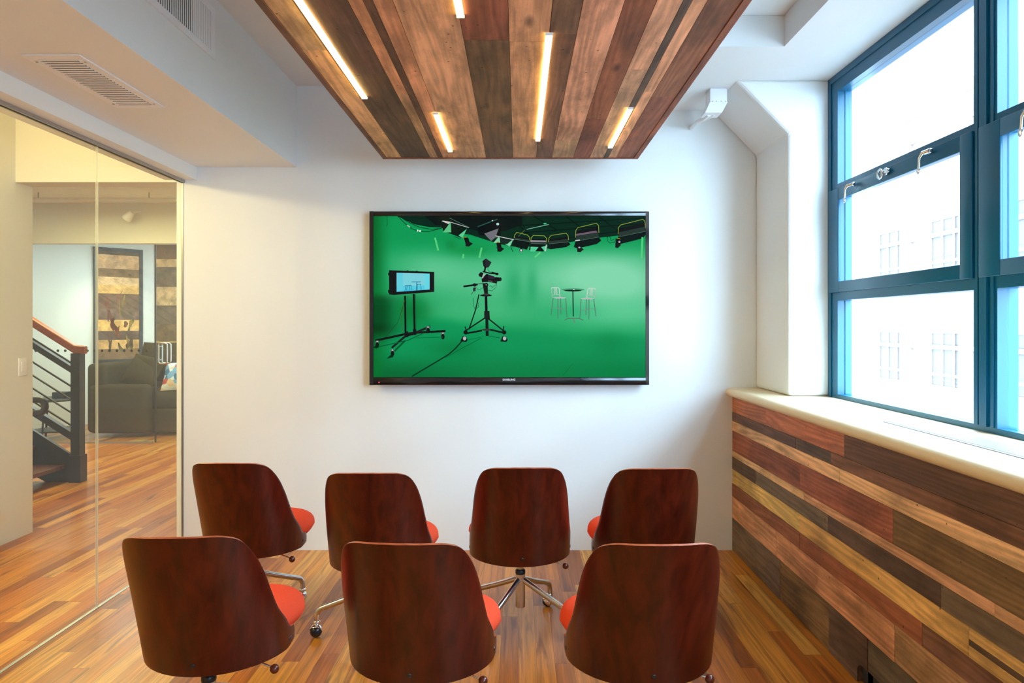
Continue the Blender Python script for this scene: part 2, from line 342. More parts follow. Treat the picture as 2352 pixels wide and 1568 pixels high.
# ------------------------------------------------------------------ window
Xw = 1.70
win = empty('window_1', (1.76, 1.9, 1.007)); struct(win, 'teal metal window wall in several bays')
W0, W1 = 3.81, -1.20; MUL = [2.535, 1.285, 0.035]  # last bay, behind the camera, is added to let in more daylight
fr = MB()
fr.box(1.70, 1.775, 3.705, 3.81, 1.008, 2.738); fr.box(1.70, 1.775, W1, W1+0.1, 1.008, 2.738)
fr.box(1.70, 1.775, W1+0.1, 3.705, 2.645, 2.738); fr.box(1.70, 1.775, W1+0.1, 3.705, 1.008, 1.034)
fr.box(1.694, 1.70, 3.775, 3.81, 1.012, 2.738); fr.box(1.694, 1.70, W1, 3.775, 2.705, 2.738)
fr.build('window_frame', M_teal, win, local(win))
for c in MUL:
    m = MB(); m.box(1.70, 1.775, c-0.064, c+0.064, 1.034, 2.645); m.box(1.690, 1.70, c-0.02, c+0.02, 1.034, 2.645)
    m.box(1.695, 1.70, c-0.05, c-0.035, 1.034, 2.645); m.box(1.695, 1.70, c+0.035, c+0.05, 1.034, 2.645)
    m.build('mullion', M_teal, win, local(win))
edges = [3.705, MUL[0]+0.064, MUL[0]-0.064, MUL[1]+0.064, MUL[1]-0.064, MUL[2]+0.064, MUL[2]-0.064, W1+0.1]
def hardware(y, z, kind):
    h = MB()
    if kind == 'latch':
        M = Matrix.Translation((1.672, y, z)) @ Matrix.Rotation(PI/2, 4, 'Y')
        h.lathe([(0.018, 0.0), (0.018, 0.012), (0.012, 0.016)], M, 16)
        pts = [(1.665, y + 0.035 + 0.020*math.cos(t), z - 0.004 + 0.020*math.sin(t)) for t in [2*PI*k/16 for k in range(17)]]
        h.tube(pts, 0.005, 8); h.box(1.667, 1.680, y-0.03, y+0.018, z-0.008, z+0.008, bev=0.003)
        return h.build('ring_latch', M_chrome, win, local(win))
    h.box(1.664, 1.682, y-0.020, y+0.020, z-0.010, z+0.010, bev=0.004)
    h.tube([(1.668, y-0.012, z), (1.655, y+0.012, z-0.003), (1.648, y+0.022, z-0.022), (1.650, y+0.028, z-0.048), (1.649, y+0.03, z-0.064)], [0.009, 0.008, 0.0055, 0.0045, 0.0045], 10)
    pts = [(1.649, y + 0.031 + 0.007*math.cos(t), z - 0.073 + 0.011*math.sin(t)) for t in [2*PI*k/16 for k in range(17)]]
    h.tube(pts, 0.003, 8)
    return h.build('cam_handle', M_chrome, win, local(win))
for i in range(4):
    y1, y0 = edges[2*i], edges[2*i+1]
    t = MB(); t.box(1.70, 1.775, y0, y1, 2.085, 2.152); t.build('transom', M_teal, win, local(win))
    t = MB(); t.box(1.70, 1.775, y0, y1, 1.532, 1.60); t.build('transom', M_teal, win, local(win))
    # hopper sash standing proud of the frame
    s = MB(); ya, yb = y1 + 0.085, y0 - 0.004
    s.box(1.688, 1.70, ya-0.115, ya, 1.575, 2.125, bev=0.003); s.box(1.688, 1.70, yb, yb+0.070, 1.575, 2.125, bev=0.003)
    s.box(1.688, 1.70, yb+0.070, ya-0.115, 2.063, 2.125, bev=0.003); s.box(1.688, 1.70, yb+0.070, ya-0.115, 1.575, 1.632, bev=0.003)
    s.build('sash', M_teal, win, local(win))
    for z0, z1 in ((1.034, 1.532), (1.60, 2.085), (2.152, 2.645)):
        p = MB(); p.box(1.734, 1.742, y0, y1, z0, z1); p.build('glass_pane', M_glass2, win, local(win))
    w_ = ya - yb
    hardware(yb + 0.245, 2.108, 'cam'); hardware(ya - 0.30, 2.105, 'cam'); hardware((ya+yb)/2 - 0.02, 2.100, 'latch')

# ------------------------------------------------------------------ reclaimed plank cladding under the sill
LT = sr(222, 176, 128); LY = sr(218, 168, 102); LR = sr(206, 150, 110); RB = sr(148, 88, 64); BR = sr(128, 88, 66); DK = sr(98, 76, 62); GR = sr(116, 96, 78); OR_ = sr(186, 116, 82); OL = sr(130, 96, 64); DB = sr(106, 74, 56)
def cc(c): return (*[x*random.uniform(0.92, 1.08) for x in c], random.random())
zs = [0.962, 0.861, 0.807, 0.747, 0.622, 0.584, 0.508, 0.419, 0.340, 0.205, 0.002]
rows = [[(D, 3.75, OR_), (3.75, 2.85, OR_), (2.85, 0.9, DB), (0.9, -1.5, BR)],
        [(D, 3.35, DK), (3.35, 2.97, DK), (2.97, 1.2, BR), (1.2, -1.5, DB)],
        [(D, 2.89, LT), (2.89, 1.0, LT), (1.0, -1.5, LY)],
        [(D, 3.3, RB), (3.3, 2.48, RB), (2.48, 0.6, OL), (0.6, -1.5, RB)],
        [(D, 3.85, LT), (3.85, 3.25, LT), (3.25, 1.95, LR), (1.95, -1.5, LR)],
        [(D, 3.92, DK), (3.92, 3.0, GR), (3.0, 2.2, DK), (2.2, -1.5, GR)],
        [(D, 3.3, LY), (3.3, 2.06, LY), (2.06, -1.5, LY)],
        [(D, 3.3, RB), (3.3, 2.3, RB), (2.3, -1.5, BR)],
        [(D, 3.6, LR), (3.6, 2.47, LR), (2.47, 0.6, LR), (0.6, -1.5, LT)],
        [(D, 3.55, GR), (3.55, 2.99, OL), (2.99, 2.66, DK), (2.66, 0.8, GR), (0.8, -1.5, OL)]]
cl = MB()
HY0, HY1, HZ = 2.44, 2.74, 0.080      # pill shaped cut-out at the floor
for i, r in enumerate(rows):
    for y1, y0, col in r:
        c = cc(col); th = random.uniform(0.0, 0.003)
        g = 0.0008
        if i == 9 and y0 < HY1 and y1 > HY0:
            a0, a1 = max(y0, HY0), min(y1, HY1)
            pts = [(y0+g, zs[i]-g), (y1-g, zs[i]-g), (y1-g, zs[i+1])]
            R = 0.040
            if y1 >= HY1: pts += [(HY1, zs[i+1])] + [(HY1 - R + R*math.cos(q), HZ - R + R*math.sin(q)) for q in [PI/2*k/5 for k in range(6)]]
            else: pts += [(y1-g, HZ)]
            if y0 <= HY0: pts += [(HY0 + R - R*math.sin(q), HZ - R + R*math.cos(q)) for q in [PI/2*k/5 for k in range(6)]] + [(HY0, zs[i+1]), (y0+g, zs[i+1])]
            else: pts += [(y0+g, HZ)]
            cl.prism(pts, 'x', 1.333+th, 1.3555, 0, c)
        else:
            cl.box(1.333+th, 1.3555, y0+g, y1-g, zs[i+1]+g, zs[i]-g, 0, c)
cl.box(1.3327, 1.336, 0.2, 2.06, 0.455, 0.474, 0, cc(DK))
ck = cl.build('plank_cladding', M_plank); tag(ck, 'multicoloured reclaimed plank cladding under the window sill', 'wood cladding')
# flat dark sheet behind the cut-out, painting the shade of a recess
rc = MB(); rc.box(1.3558, 1.3572, HY0-0.02, HY1+0.02, 0.0, 0.12); rc.build('recess_shade', M_dark, ck)

# ------------------------------------------------------------------ hanging reclaimed plank ceiling panel
PZ = 2.36; PX0, PX1 = -0.777, 0.689; PY0, PY1 = 0.9, 4.01
panel = empty('ceiling_panel', ((PX0+PX1)/2, 2.4, PZ)); tag(panel, 'hanging ceiling raft of mixed reclaimed boards above the chairs', 'ceiling panel')
xs = [-0.754, -0.668, -0.504, -0.459, -0.431, -0.371, -0.183, -0.030, 0.103, 0.193, 0.316, 0.411, 0.489, 0.516, 0.561, 0.664]
LP = sr(218, 164, 124)
kc = [LT, DB, LR, DB, LR, LP, BR, LR, BR, LP, RB, LP, DK, LP, RB]
pb = MB()
cuts = {1: [2.66], 2: [2.9], 5: [], 6: [2.35, 1.6], 7: [2.36], 8: [2.3], 9: [3.62], 10: [3.25], 11: [2.62], 14: [2.93, 1.7]}
for i, base in enumerate(kc):
    ys = [PY1-0.02] + cuts.get(i, [random.uniform(1.5, 3.0)]) + [PY0+0.02]
    for j in range(len(ys)-1):
        c = cc(base if not (i == 6 and j > 0) else RB)
        g = 0.0008
        # leave the slots for the light strips at the seams: boards stop 14 mm short there is not needed, strips sit in a groove
        pb.box(xs[i]+g, xs[i+1]-g, ys[j+1]+g, ys[j]-g, PZ + random.uniform(0, 0.002), PZ+0.022, 0, c)
pb.build('boards', M_plank, panel, local(panel))
tb = MB()
tb.box(PX0, -0.7545, PY0, PY1, PZ-0.003, PZ+0.14, 0, cc(BR)); tb.box(0.6645, PX1, PY0, PY1, PZ-0.003, PZ+0.14, 0, cc(RB))
tb.box(-0.7543, 0.6643, PY1-0.0195, PY1, PZ-0.003, PZ+0.14, 0, cc(RB)); tb.box(-0.7543, 0.6643, PY0, PY0+0.0195, PZ-0.003, PZ+0.14, 0, cc(RB))
tb.build('edge_trim', M_plank, panel, local(panel))
bk = MB(); bk.box(-0.752, 0.662, PY0+0.022, PY1-0.022, PZ+0.0225, PZ+0.05); bk.build('backing', M_blackmetal, panel, local(panel))
for x in (-0.6, 0.5):
    for y in (1.3, 3.6):
        r = MB(); top = 2.889 if (x < 0 or y < 3.3) else 2.739
        r.tube([(x, y, PZ+0.05), (x, y, top)], 0.005, 8); r.build('hanger_rod', M_alu, panel, local(panel))
strips = [(-0.645, 1.62, 2.925, 'long glowing light strip nearest the glass wall side of the wooden ceiling raft'),
          (-0.372, 3.143, 3.82, 'short glowing light strip right of the longest strip, near the back wall'),
          (0.102, 2.286, 3.597, 'long glowing light strip in the middle of the wooden ceiling raft, above the television'),
          (0.495, 3.07, 3.738, 'short glowing light strip nearest the window side of the wooden ceiling raft'),
          (-0.178, 1.48, 2.153, 'light strip cut off by the top edge of the photo, left of raft centre')]
for x, y0, y1, lab in strips:
    t = empty('strip_light', (x, (y0+y1)/2, PZ)); tag(t, lab, 'ceiling light', 'strip lights let into the wooden ceiling raft')
    d = MB(); d.box(x-0.0115, x+0.0115, y0, y1, PZ-0.010, PZ-0.001, bev=0.003); d.build('diffuser', M_led, t, local(t))
    for ya in (y0-0.004, y1):
        h = MB(); h.box(x-0.0125, x+0.0125, ya, ya+0.004, PZ-0.010, PZ-0.0005); h.build('end_cap', M_whitemetal, t, local(t))

# ------------------------------------------------------------------ vents on the soffit
v1 = empty('air_vent', (-1.695, 2.83, 2.384)); tag(v1, 'white slatted air vent on the underside of the soffit', 'vent', 'air vents on the soffit')
q = MB(); x0, x1, y0, y1, z = -1.803, -1.590, 2.525, 3.135, 2.384
q.box(x0, x0+0.034, y0, y1, z-0.007, z-0.0005); q.box(x1-0.034, x1, y0, y1, z-0.007, z-0.0005)
q.box(x0+0.034, x1-0.034, y0, y0+0.034, z-0.007, z-0.0005); q.box(x0+0.034, x1-0.034, y1-0.034, y1, z-0.007, z-0.0005)
q.build('vent_frame', M_whitemetal, v1, local(v1))
q = MB(); q.box(x0+0.034, x1-0.034, y0+0.034, y1-0.034, z-0.0012, z-0.0006); q.build('duct_shade', M_dark, v1, local(v1))  # flat dark sheet, paints the shade inside the duct
q = MB(); n = 24
for k in range(n):
    y = y0 + 0.04 + (y1-y0-0.08)*k/(n-1)
    q.obox(Matrix.Translation(((x0+x1)/2, y, z-0.0075)) @ Matrix.Rotation(math.radians(-8), 4, 'X'), x1-x0-0.068, 0.0100, 0.0018)
q.build('slats', M_whitemetal, v1, local(v1))
for px, py in ((x0+0.017, y0+0.06), (x1-0.017, y0+0.06), (x0+0.017, y1-0.06), (x1-0.017, y1-0.06)):
    q = MB(); q.lathe([(0.004, z-0.009), (0.005, z-0.007)], Matrix.Translation((px, py, 0)), 10); q.build('screw', M_alu, v1, local(v1))
v2 = empty('air_vent', (-1.38, 2.8, 2.715)); tag(v2, 'white upright-slat air vent on the soffit face towards the room', 'vent', 'air vents on the soffit')
q = MB(); xf = -1.38; y0, y1, z0, z1 = 2.40, 3.155, 2.602, 2.832
q.box(xf+0.0005, xf+0.008, y0, y1, z0, z0+0.03); q.box(xf+0.0005, xf+0.008, y0, y1, z1-0.03, z1); q.box(xf+0.0005, xf+0.008, y0, y0+0.03, z0+0.03, z1-0.03); q.box(xf+0.0005, xf+0.008, y1-0.03, y1, z0+0.03, z1-0.03)
q.build('vent_frame', M_whitemetal, v2, local(v2))
q = MB(); q.box(xf+0.0006, xf+0.0012, y0+0.03, y1-0.03, z0+0.03, z1-0.03); q.build('duct_shade', M_dark, v2, local(v2))  # dark sheet on the soffit face, painted shade behind the upright slats
q = MB(); n = 40
for k in range(n):
    y = y0 + 0.038 + (y1-y0-0.076)*k/(n-1); wd_ = 0.0078 if k < 29 else 0.0125
    q.obox(Matrix.Translation((xf+0.0075, y, (z0+z1)/2)) @ Matrix.Rotation(math.radians(84), 4, 'Z'), wd_, 0.0018, z1-z0-0.06)
q.build('slats', M_whitemetal, v2, local(v2))

# ------------------------------------------------------------------ glass wall on the left
gl = empty('wall_left', (-2.09, 2.5, 0)); struct(gl, 'frameless glass wall to the corridor')
JY = 3.456
p = MB(); p.box(-2.096, -2.084, JY+0.0025, D-0.004, 0.004, 2.300); p.build('glass_pane', M_glass, gl, local(gl))
p = MB(); p.box(-2.096, -2.084, 0.9, JY-0.0025, 0.004, 2.300); p.build('glass_pane', M_glass, gl, local(gl))
p = MB(); p.box(-2.0955, -2.0845, JY-0.0025, JY+0.0025, 0.004, 2.300); p.build('joint_seal', M_seal, gl, local(gl))
p = MB(); p.box(-2.0990, -2.0962, 0.9, D, 0.0, 0.002); p.box(-2.0838, -2.0825, 0.9, D, 0.0, 0.002); p.box(-2.0962, -2.0838, 0.9, D, 0.0, 0.0018); p.build('floor_channel', M_alu, gl, local(gl))
p = MB(); p.box(-2.105, -2.097, 0.9, D, 2.288, 2.3045); p.box(-2.083, -2.075, 0.9, D, 2.288, 2.3045); p.build('head_channel', M_alu, gl, local(gl))
p = MB(); p.box(-2.096, -2.084, D-0.004, D, 0.0, 2.3045); p.build('wall_channel', M_alu, gl, local(gl))
sbox('wall_left_near', M_wall, (-2.20, -2.0, -1.5, 0.9, 0, 2.305))

# ------------------------------------------------------------------ corridor and rooms beyond the glass
sbox('wall_corridor', M_warmwall, (-3.45, -3.29, -1.5, 4.72, 0, 2.95), label='white corridor wall carrying the light switch')
sbox('wall_corridor_header', M_warmwall, (-3.29, -2.127, 4.56, 4.72, 2.337, 2.95), label='bulkhead over the corridor opening')
sbox('ceiling_corridor', M_ceil, (-3.45, -2.20, -1.5, 4.72, 2.80, 2.95))
sbox('ceiling_hall', M_ceil, (-9, -1.2, 4.72, 8.2, 2.84, 2.95))
sbox('wall_hall_right', M_warmwall, (-1.4, -1.2, 4.72, 12, 0, 2.95))
sbox('wall_hall_left', M_warmwall, (-9, -8.9, 4.6, 12, 0, 2.95))
sbox('wall_hall_near', M_warmwall, (-8.9, -3.45, 4.6, 4.72, 0, 2.95))
sbox('wall_lounge_header', M_warmwall, (-8.9, -1.4, 8.2, 8.34, 2.366, 2.95), label='bulkhead over the lounge glass front')
sbox('ceiling_lounge', M_ceil, (-9, -1.4, 8.34, 12, 2.75, 2.95))
# diagonal white wall and plank wall of the lounge
dw = MB(); a = Vector((-7.6, 8.36)); bb = Vector((-5.48, 10.52)); nn = Vector((bb.y-a.y, -(bb.x-a.x))).normalized() * -0.1
dw.prism([a[:], bb[:], (bb+nn)[:], (a+nn)[:]], 'z', 0, 2.75); struct(dw.build('wall_lounge', simple('cool_white_paint', (0.80, 0.83, 0.82), 0.6, noise=0.01)), 'white slanted wall in the lounge')
pw = MB(); bands = [0, 0.30, 0.52, 0.66, 0.82, 1.05, 1.16, 1.42, 1.70, 1.98, 2.28, 2.40, 2.75]
bc = [BR, OL, DK, LY, GR, LY, OL, GR, LT, GR, LT, BR]
for k in range(12): pw.box(-5.48, -3.0, 10.5, 10.55, bands[k], bands[k+1], 0, cc(bc[k]))
struct(pw.build('wall_lounge_planks', M_plank), 'plank clad wall at the back of the lounge')
# glass front of the lounge with its door
gf = empty('window_2', (-5.4, 8.27, 0)); struct(gf, 'glass front of the lounge with a row of dots')
p = MB(); p.box(-8.88, -4.335, 8.262, 8.272, 0.012, 2.366); p.build('glass_pane', M_glass, gf, local(gf))
p = MB(); p.box(-8.88, -4.335, 8.255, 8.28, 0, 0.02); p.build('floor_channel', M_alu, gf, local(gf))
for k in range(16):
    x = -5.72 + 0.0875*k; p = MB()
    p.lathe([(0.016, 8.2595-8.27), (0.016, 8.2615-8.27)], Matrix.Translation((x, 8.27, 1.10)) @ Matrix.Rotation(0, 4, 'X') @ Matrix(((1,0,0,0),(0,0,1,0),(0,-1,0,0),(0,0,0,1))), 12); p.build('dot', M_black, gf, local(gf))
dr = empty('door_1', (-3.86, 8.27, 0)); struct(dr, 'glass lounge door with a pull handle')
p = MB(); p.box(-4.31, -3.42, 8.262, 8.272, 0.012, 2.36); p.build('glass_pane', M_glass, dr, local(dr))
p = MB(); p.box(-4.31, -4.296, 8.26, 8.274, 0.012, 2.36); p.build('edge_seal', M_black, dr, local(dr))
for yy in (8.225, 8.31):
    p = MB(); x0 = -4.245; pts = []
    for (cx, cz, a0) in ((x0+0.075, 1.165, 0), (x0+0.025, 1.165, PI/2), (x0+0.025, 0.975, PI), (x0+0.075, 0.975, 1.5*PI)):
        for k in range(5): t = a0 + PI/2*k/4; pts.append((cx + 0.025*math.cos(t), yy, cz + 0.025*math.sin(t)))
    p.tube(pts + [pts[0]], 0.009, 8); 
    for cz in (1.15, 0.99): p.tube([(x0+0.0, yy, cz), (x0+0.0, 8.267, cz)], 0.006, 8)
    p.build('pull_handle', M_chrome, dr, local(dr))
sbox('wall_lounge_right', M_warmwall, (-3.42, -1.4, 8.2, 8.34, 0, 2.366))

# light switch on the corridor wall
sw = empty('light_switch', (-3.29, 4.62, 1.125)); tag(sw, 'white rocker light switch on the corridor wall', 'light switch')
p = MB(); p.box(-3.2895, -3.283, 4.583, 4.657, 1.066, 1.184, bev=0.002); p.build('plate', M_whitemetal, sw, local(sw))
p = MB(); p.box(-3.283, -3.2795, 4.603, 4.637, 1.092, 1.158, bev=0.001); p.build('rocker', M_whitemetal, sw, local(sw))

# ceiling pipes in the hall
for (y, z, lab) in ((6.9, 2.77, 'thin white pipe under the hall ceiling, nearer one'), (7.55, 2.76, 'thin white pipe under the hall ceiling, farther one beside the bulkhead')):
    t = empty('ceiling_pipe', (-4.5, y, z)); tag(t, lab, 'pipe', 'pipes under the hall ceiling')
    p = MB(); p.tube([(-8.8, y, z), (-1.5, y, z)], 0.022, 10); p.build('pipe', M_ceil, t, local(t))
    for x in (-5.2, -4.0, -2.8):
        p = MB(); p.tube([(x, y, z), (x, y, 2.84)], 0.006, 6); p.build('hanger', M_alu, t, local(t))
# spotlight on the lounge bulkhead
sp = empty('spotlight', (-4.50, 8.12, 2.72)); tag(sp, 'small white spotlight on the lounge bulkhead', 'spotlight')
p = MB(); p.tube([(-4.45, 8.2, 2.74), (-4.45, 8.10, 2.72), (-4.47, 8.06, 2.69)], 0.012, 8); p.build('arm', M_whitemetal, sp, local(sp))
p = MB(); Mh = Matrix.Translation((-4.49, 8.05, 2.67)) @ Vector((-0.62, 0.12, -0.62)).to_track_quat('Z', 'Y').to_matrix().to_4x4()
p.lathe([(0.025, -0.05), (0.035, -0.03), (0.05, 0.03), (0.052, 0.06)], Mh, 18); p.build('lamp_shade', M_whitemetal, sp, local(sp))
p = MB(); p.lathe([(0.049, 0.0602), (0.03, 0.062)], Mh, 18); p.build('lens', M_dark, sp, local(sp))

# staircase
st = empty('staircase', (-3.95, 6.25, 0)); tag(st, 'black steel staircase with wooden handrail beyond the glass wall', 'staircase')
SX = -3.95; SL = 0.63      # rises to the left
def stair_line(z, x_end=-6.2): return [(SX-0.03, 6.25, z), (x_end, 6.25, z + SL*(SX-0.03-x_end))]
def slant_box(name, z0, z1, x0, x1, y0, y1, m):
    p = MB(); f = lambda x, z: z + SL*(SX - x)
    p.prism([(x0, f(x0, z0)), (x1, f(x1, z0)), (x1, f(x1, z1)), (x0, f(x0, z1))], 'y', y0, y1)
    return p.build(name, m, st, local(st))
p = MB(); p.box(SX-0.04, SX+0.04, 6.21, 6.29, 0, 1.15); p.box(SX-0.052, SX+0.052, 6.20, 6.30, 0.0, 0.24); p.build('newel_post', M_blackmetal, st, local(st))
p = MB(); f = lambda x, z: z + SL*(SX - x)
p.prism([(SX+0.07, 1.145), (SX+0.07, 1.215), (SX-0.02, 1.225), (-6.2, f(-6.2, 1.225)), (-6.2, f(-6.2, 1.145)), (SX-0.02, 1.148)], 'y', 6.215, 6.285)
hr = p.build('handrail', M_rail, st, local(st)); bv = hr.modifiers.new('bevel', 'BEVEL'); bv.width = 0.012; bv.segments = 3
slant_box('flat_bar', 0.945, 1.005, -6.2, SX-0.03, 6.225, 6.275, M_blackmetal)
for z in (1.045, 0.835, 0.715, 0.60, 0.485):
    p = MB(); p.tube(stair_line(z), 0.009, 8); p.build('rail_rod', M_blackmetal, st, local(st))
slant_box('lower_bar', 0.345, 0.415, -6.2, SX-0.03, 6.225, 6.275, M_blackmetal)
p = MB(); p.prism([(SX-0.04, 0.0), (SX-0.04, 0.235), (-6.2, f(-6.2, 0.235)), (-6.2, f(-6.2, -0.08)), (SX-0.45, 0.09), (SX-0.28, 0.0)], 'y', 6.235, 6.265); p.build('stringer', M_blackmetal, st, local(st))
p = MB(); p.prism([(SX-0.04, 0.0), (SX-0.04, 0.235), (-6.2, f(-6.2, 0.235)), (-6.2, f(-6.2, -0.08)), (SX-0.45, 0.09), (SX-0.28, 0.0)], 'y', 5.185, 5.215); p.build('stringer', M_blackmetal, st, local(st))
for k in range(7):
    p = MB(); x1 = SX - 0.10 - 0.27*k; z = 0.155 + 0.17*k; p.box(x1-0.29, x1, 5.218, 6.232, z-0.035, z, bev=0.004); p.build('tread', M_tread, st, local(st))
p = MB()
pts = [(-4.3, 5.2, 0.745), (-3.60, 5.2, 0.745)] + [(-3.58 + 0.05*math.sin(t), 5.2, 0.795 - 0.05*math.cos(t)) for t in [PI*k/10 for k in range(11)]] + [(-3.62, 5.2, 0.845), (-4.3, 5.2, 0.845)]
p.tube(pts, 0.024, 12); p.tube([(-4.28, 5.2, 0.2), (-4.28, 5.2, 0.85)], 0.024, 10); p.build('looped_rail_end', M_blackmetal, st, local(st))

# lounge furniture
sf = empty('sofa', (-4.6, 9.3, 0)); tag(sf, 'dark olive sofa behind the lounge glass', 'sofa')
def sofa_part(name, *a, bev=0.06):
    p = MB(); p.box(*a, bev=bev); return p.build(name, M_olive, sf, local(sf))
sofa_part('base', -5.2, -3.5, 8.82, 9.7, 0.04, 0.34, bev=0.03)
sofa_part('arm', -5.36, -4.62, 8.66, 8.84, 0.05, 0.66); sofa_part('arm', -5.36, -4.62, 9.66, 9.86, 0.05, 0.66)
sofa_part('backrest', -5.40, -5.16, 8.70, 9.84, 0.05, 0.92)
sofa_part('seat_cushion', -5.16, -3.62, 8.86, 9.66, 0.33, 0.56, bev=0.08)
def pillow(name, loc, rot, sx, sy, sz, m, lab):
    p = MB(); n = 12; vs = []; 
    for sgn in (1, -1):
        base = len(vs)
        for i in range(n+1):
            for j in range(n+1):
                u = -1 + 2*i/n; v = -1 + 2*j/n
                h = sgn * sz/2 * ((1-u*u)*(1-v*v))**0.45
                pinch = 1 - 0.06*(1-abs(u*v))
                vs.append((u*sx/2*pinch, v*sy/2*pinch, h))
        fs = [(base+i*(n+1)+j, base+(i+1)*(n+1)+j, base+(i+1)*(n+1)+j+1, base+i*(n+1)+j+1) for i in range(n) for j in range(n)]
        p.add([], [], 0)
        if sgn == 1: f1 = fs
        else: f2 = [tuple(reversed(f)) for f in fs]
    p.add(vs, f1 + f2, 0, None, True)
    o = p.build(name, m); o.location = loc; o.rotation_euler = rot; tag(o, lab, 'pillow', 'pillows on the lounge sofa'); return o
def patch_material():
    m, N, L, b = mat('patterned_pillow_cloth'); tc = N.new('ShaderNodeTexCoord'); v = N.new('ShaderNodeTexVoronoi'); v.inputs['Scale'].default_value = 14; L.new(tc.outputs['Object'], v.inputs['Vector'])
    r = N.new('ShaderNodeValToRGB'); r.color_ramp.interpolation = 'CONSTANT'; e = r.color_ramp.elements
    e[0].color = (*sr(230, 232, 235), 1); e[1].position = 0.8; e[1].color = (*sr(200, 70, 60), 1)
    for p_, c_ in ((0.3, sr(120, 170, 210)), (0.5, sr(235, 200, 160)), (0.65, sr(60, 110, 150)), (0.9, sr(240, 240, 240))): q_ = e.new(p_); q_.color = (*c_, 1)
    s = N.new('ShaderNodeSeparateColor'); L.new(v.outputs['Color'], s.inputs[0]); L.new(s.outputs[0], r.inputs[0]); L.new(r.outputs[0], b.inputs['Base Color']); b.inputs['Roughness'].default_value = 0.9
    return m
M_patch = patch_material()
pillow('throw_pillow', (-4.37, 9.03, 0.74), (math.radians(62), 0, math.radians(6)), 0.44, 0.40, 0.16, M_patch, 'colourful patterned pillow on the sofa behind the glass door')
pillow('throw_pillow', (-4.85, 9.02, 0.81), (math.radians(58), math.radians(8), math.radians(-14)), 0.50, 0.44, 0.20, M_olive, 'olive pillow lying low on the sofa behind the sofa arm')
pillow('throw_pillow', (-4.82, 9.33, 0.91), (math.radians(70), 0, math.radians(-8)), 0.56, 0.56, 0.22, M_olive, 'large olive pillow standing upright at the back of the sofa')
tbx = empty('side_table', (-5.72, 8.62, 0)); tag(tbx, 'round dark side table left of the sofa', 'side table')
p = MB(); p.lathe([(0.27, 0.475), (0.28, 0.485), (0.28, 0.50), (0.27, 0.505)], Matrix.Translation((-5.72, 8.62, 0)), 28); p.build('tabletop', M_blackmetal, tbx, local(tbx))
for k in range(3):
    a_ = 2*PI*k/3 + 0.5; p = MB(); p.tube([(-5.72+0.2*math.cos(a_), 8.62+0.2*math.sin(a_), 0.476), (-5.72+0.25*math.cos(a_), 8.62+0.25*math.sin(a_), 0.0)], 0.012, 8); p.build('leg', M_blackmetal, tbx, local(tbx))
p = MB(); p.lathe([(0.24, 0.10), (0.25, 0.11), (0.24, 0.12)], Matrix.Translation((-5.72, 8.62, 0)), 24); p.build('shelf', M_blackmetal, tbx, local(tbx))
bx = MB(); bx.box(-5.72, -5.56, 8.54, 8.70, 0.5055, 0.58, bev=0.01); tag(bx.build('box', M_black), 'small dark box on the round side table', 'box')

# framed abstract painting on the slanted wall
L0 = Vector((-6.03, 9.90)); R0 = Vector((-5.58, 10.36)); dv = (R0-L0).normalized(); nrm = Vector((dv.y, -dv.x))
pic = empty('framed_painting', (L0.x, L0.y, 0.86), math.atan2(dv.y, dv.x)); tag(pic, 'tall dark framed abstract painting of horizontal bands in the lounge', 'painting')
pw_ = (R0-L0).length; ph = 1.66
# wall plane lies behind: shift the painting onto the wall surface
wl = (bb - a).normalized(); wn = Vector((wl.y, -wl.x)); off_ = (L0 - a).dot(wn)
base2 = L0 - wn*(off_ - 0.045)
pic.location = (base2.x, base2.y, 0.86); pic.rotation_euler = (0, 0, math.atan2(wl.y, wl.x))
p = MB()
for q in ((0, 0.05, 0, ph), (pw_-0.05, pw_, 0, ph), (0.05, pw_-0.05, 0, 0.05), (0.05, pw_-0.05, ph-0.05, ph)): p.box(q[0], q[1], -0.0, 0.042, q[2], q[3])
p.build('frame', M_blackmetal, pic)
p = MB(); zb = [0.05, 0.20, 0.33, 0.46, 0.62, 0.78, 1.00, 1.12, 1.24, 1.36, 1.56, ph-0.05]
cb_ = [OL, LY, DK, LY, GR, DB, LY, LT, OL, LT, DK]
for k in range(11): p.box(0.05, pw_-0.05, 0.010, 0.03, zb[k], zb[k+1], 0, cc(cb_[k]))
for k in range(26):
    x = random.uniform(0.14, pw_-0.14); z = random.uniform(0.2, 0.95); col = random.choice([sr(112, 66, 52), sr(142, 116, 50), sr(124, 72, 46), sr(88, 76, 48), sr(96, 84, 60)])
    rx, rz = random.uniform(0.008, 0.03), random.uniform(0.03, 0.12); tl = random.uniform(-0.4, 0.4)
    p.prism([(x + rx*math.cos(t)*(1+0.3*math.sin(3*t+k)) + tl*rz*math.sin(t), z + rz*math.sin(t)*(1+0.25*math.cos(2*t+k))) for t in [2*PI*q/14 for q in range(14)]], 'y', 0.0085, 0.012, 0, cc(col))
p.build('canvas', M_plank, pic)
# green tape on the lounge floor
tp = MB(); 
for (x0, y0, x1, y1) in ((-4.72, 8.36, -4.36, 8.375), (-4.72, 8.47, -4.36, 8.485), (-4.55, 8.376, -4.535, 8.469)): tp.box(x0, x1, y0, y1, 0.0, 0.0012)
tag(tp.build('floor_tape', simple('pale_green_tape', sr(170, 200, 140), 0.6, noise=0.05)), 'pale green tape lines on the floor at the sofa', 'tape')

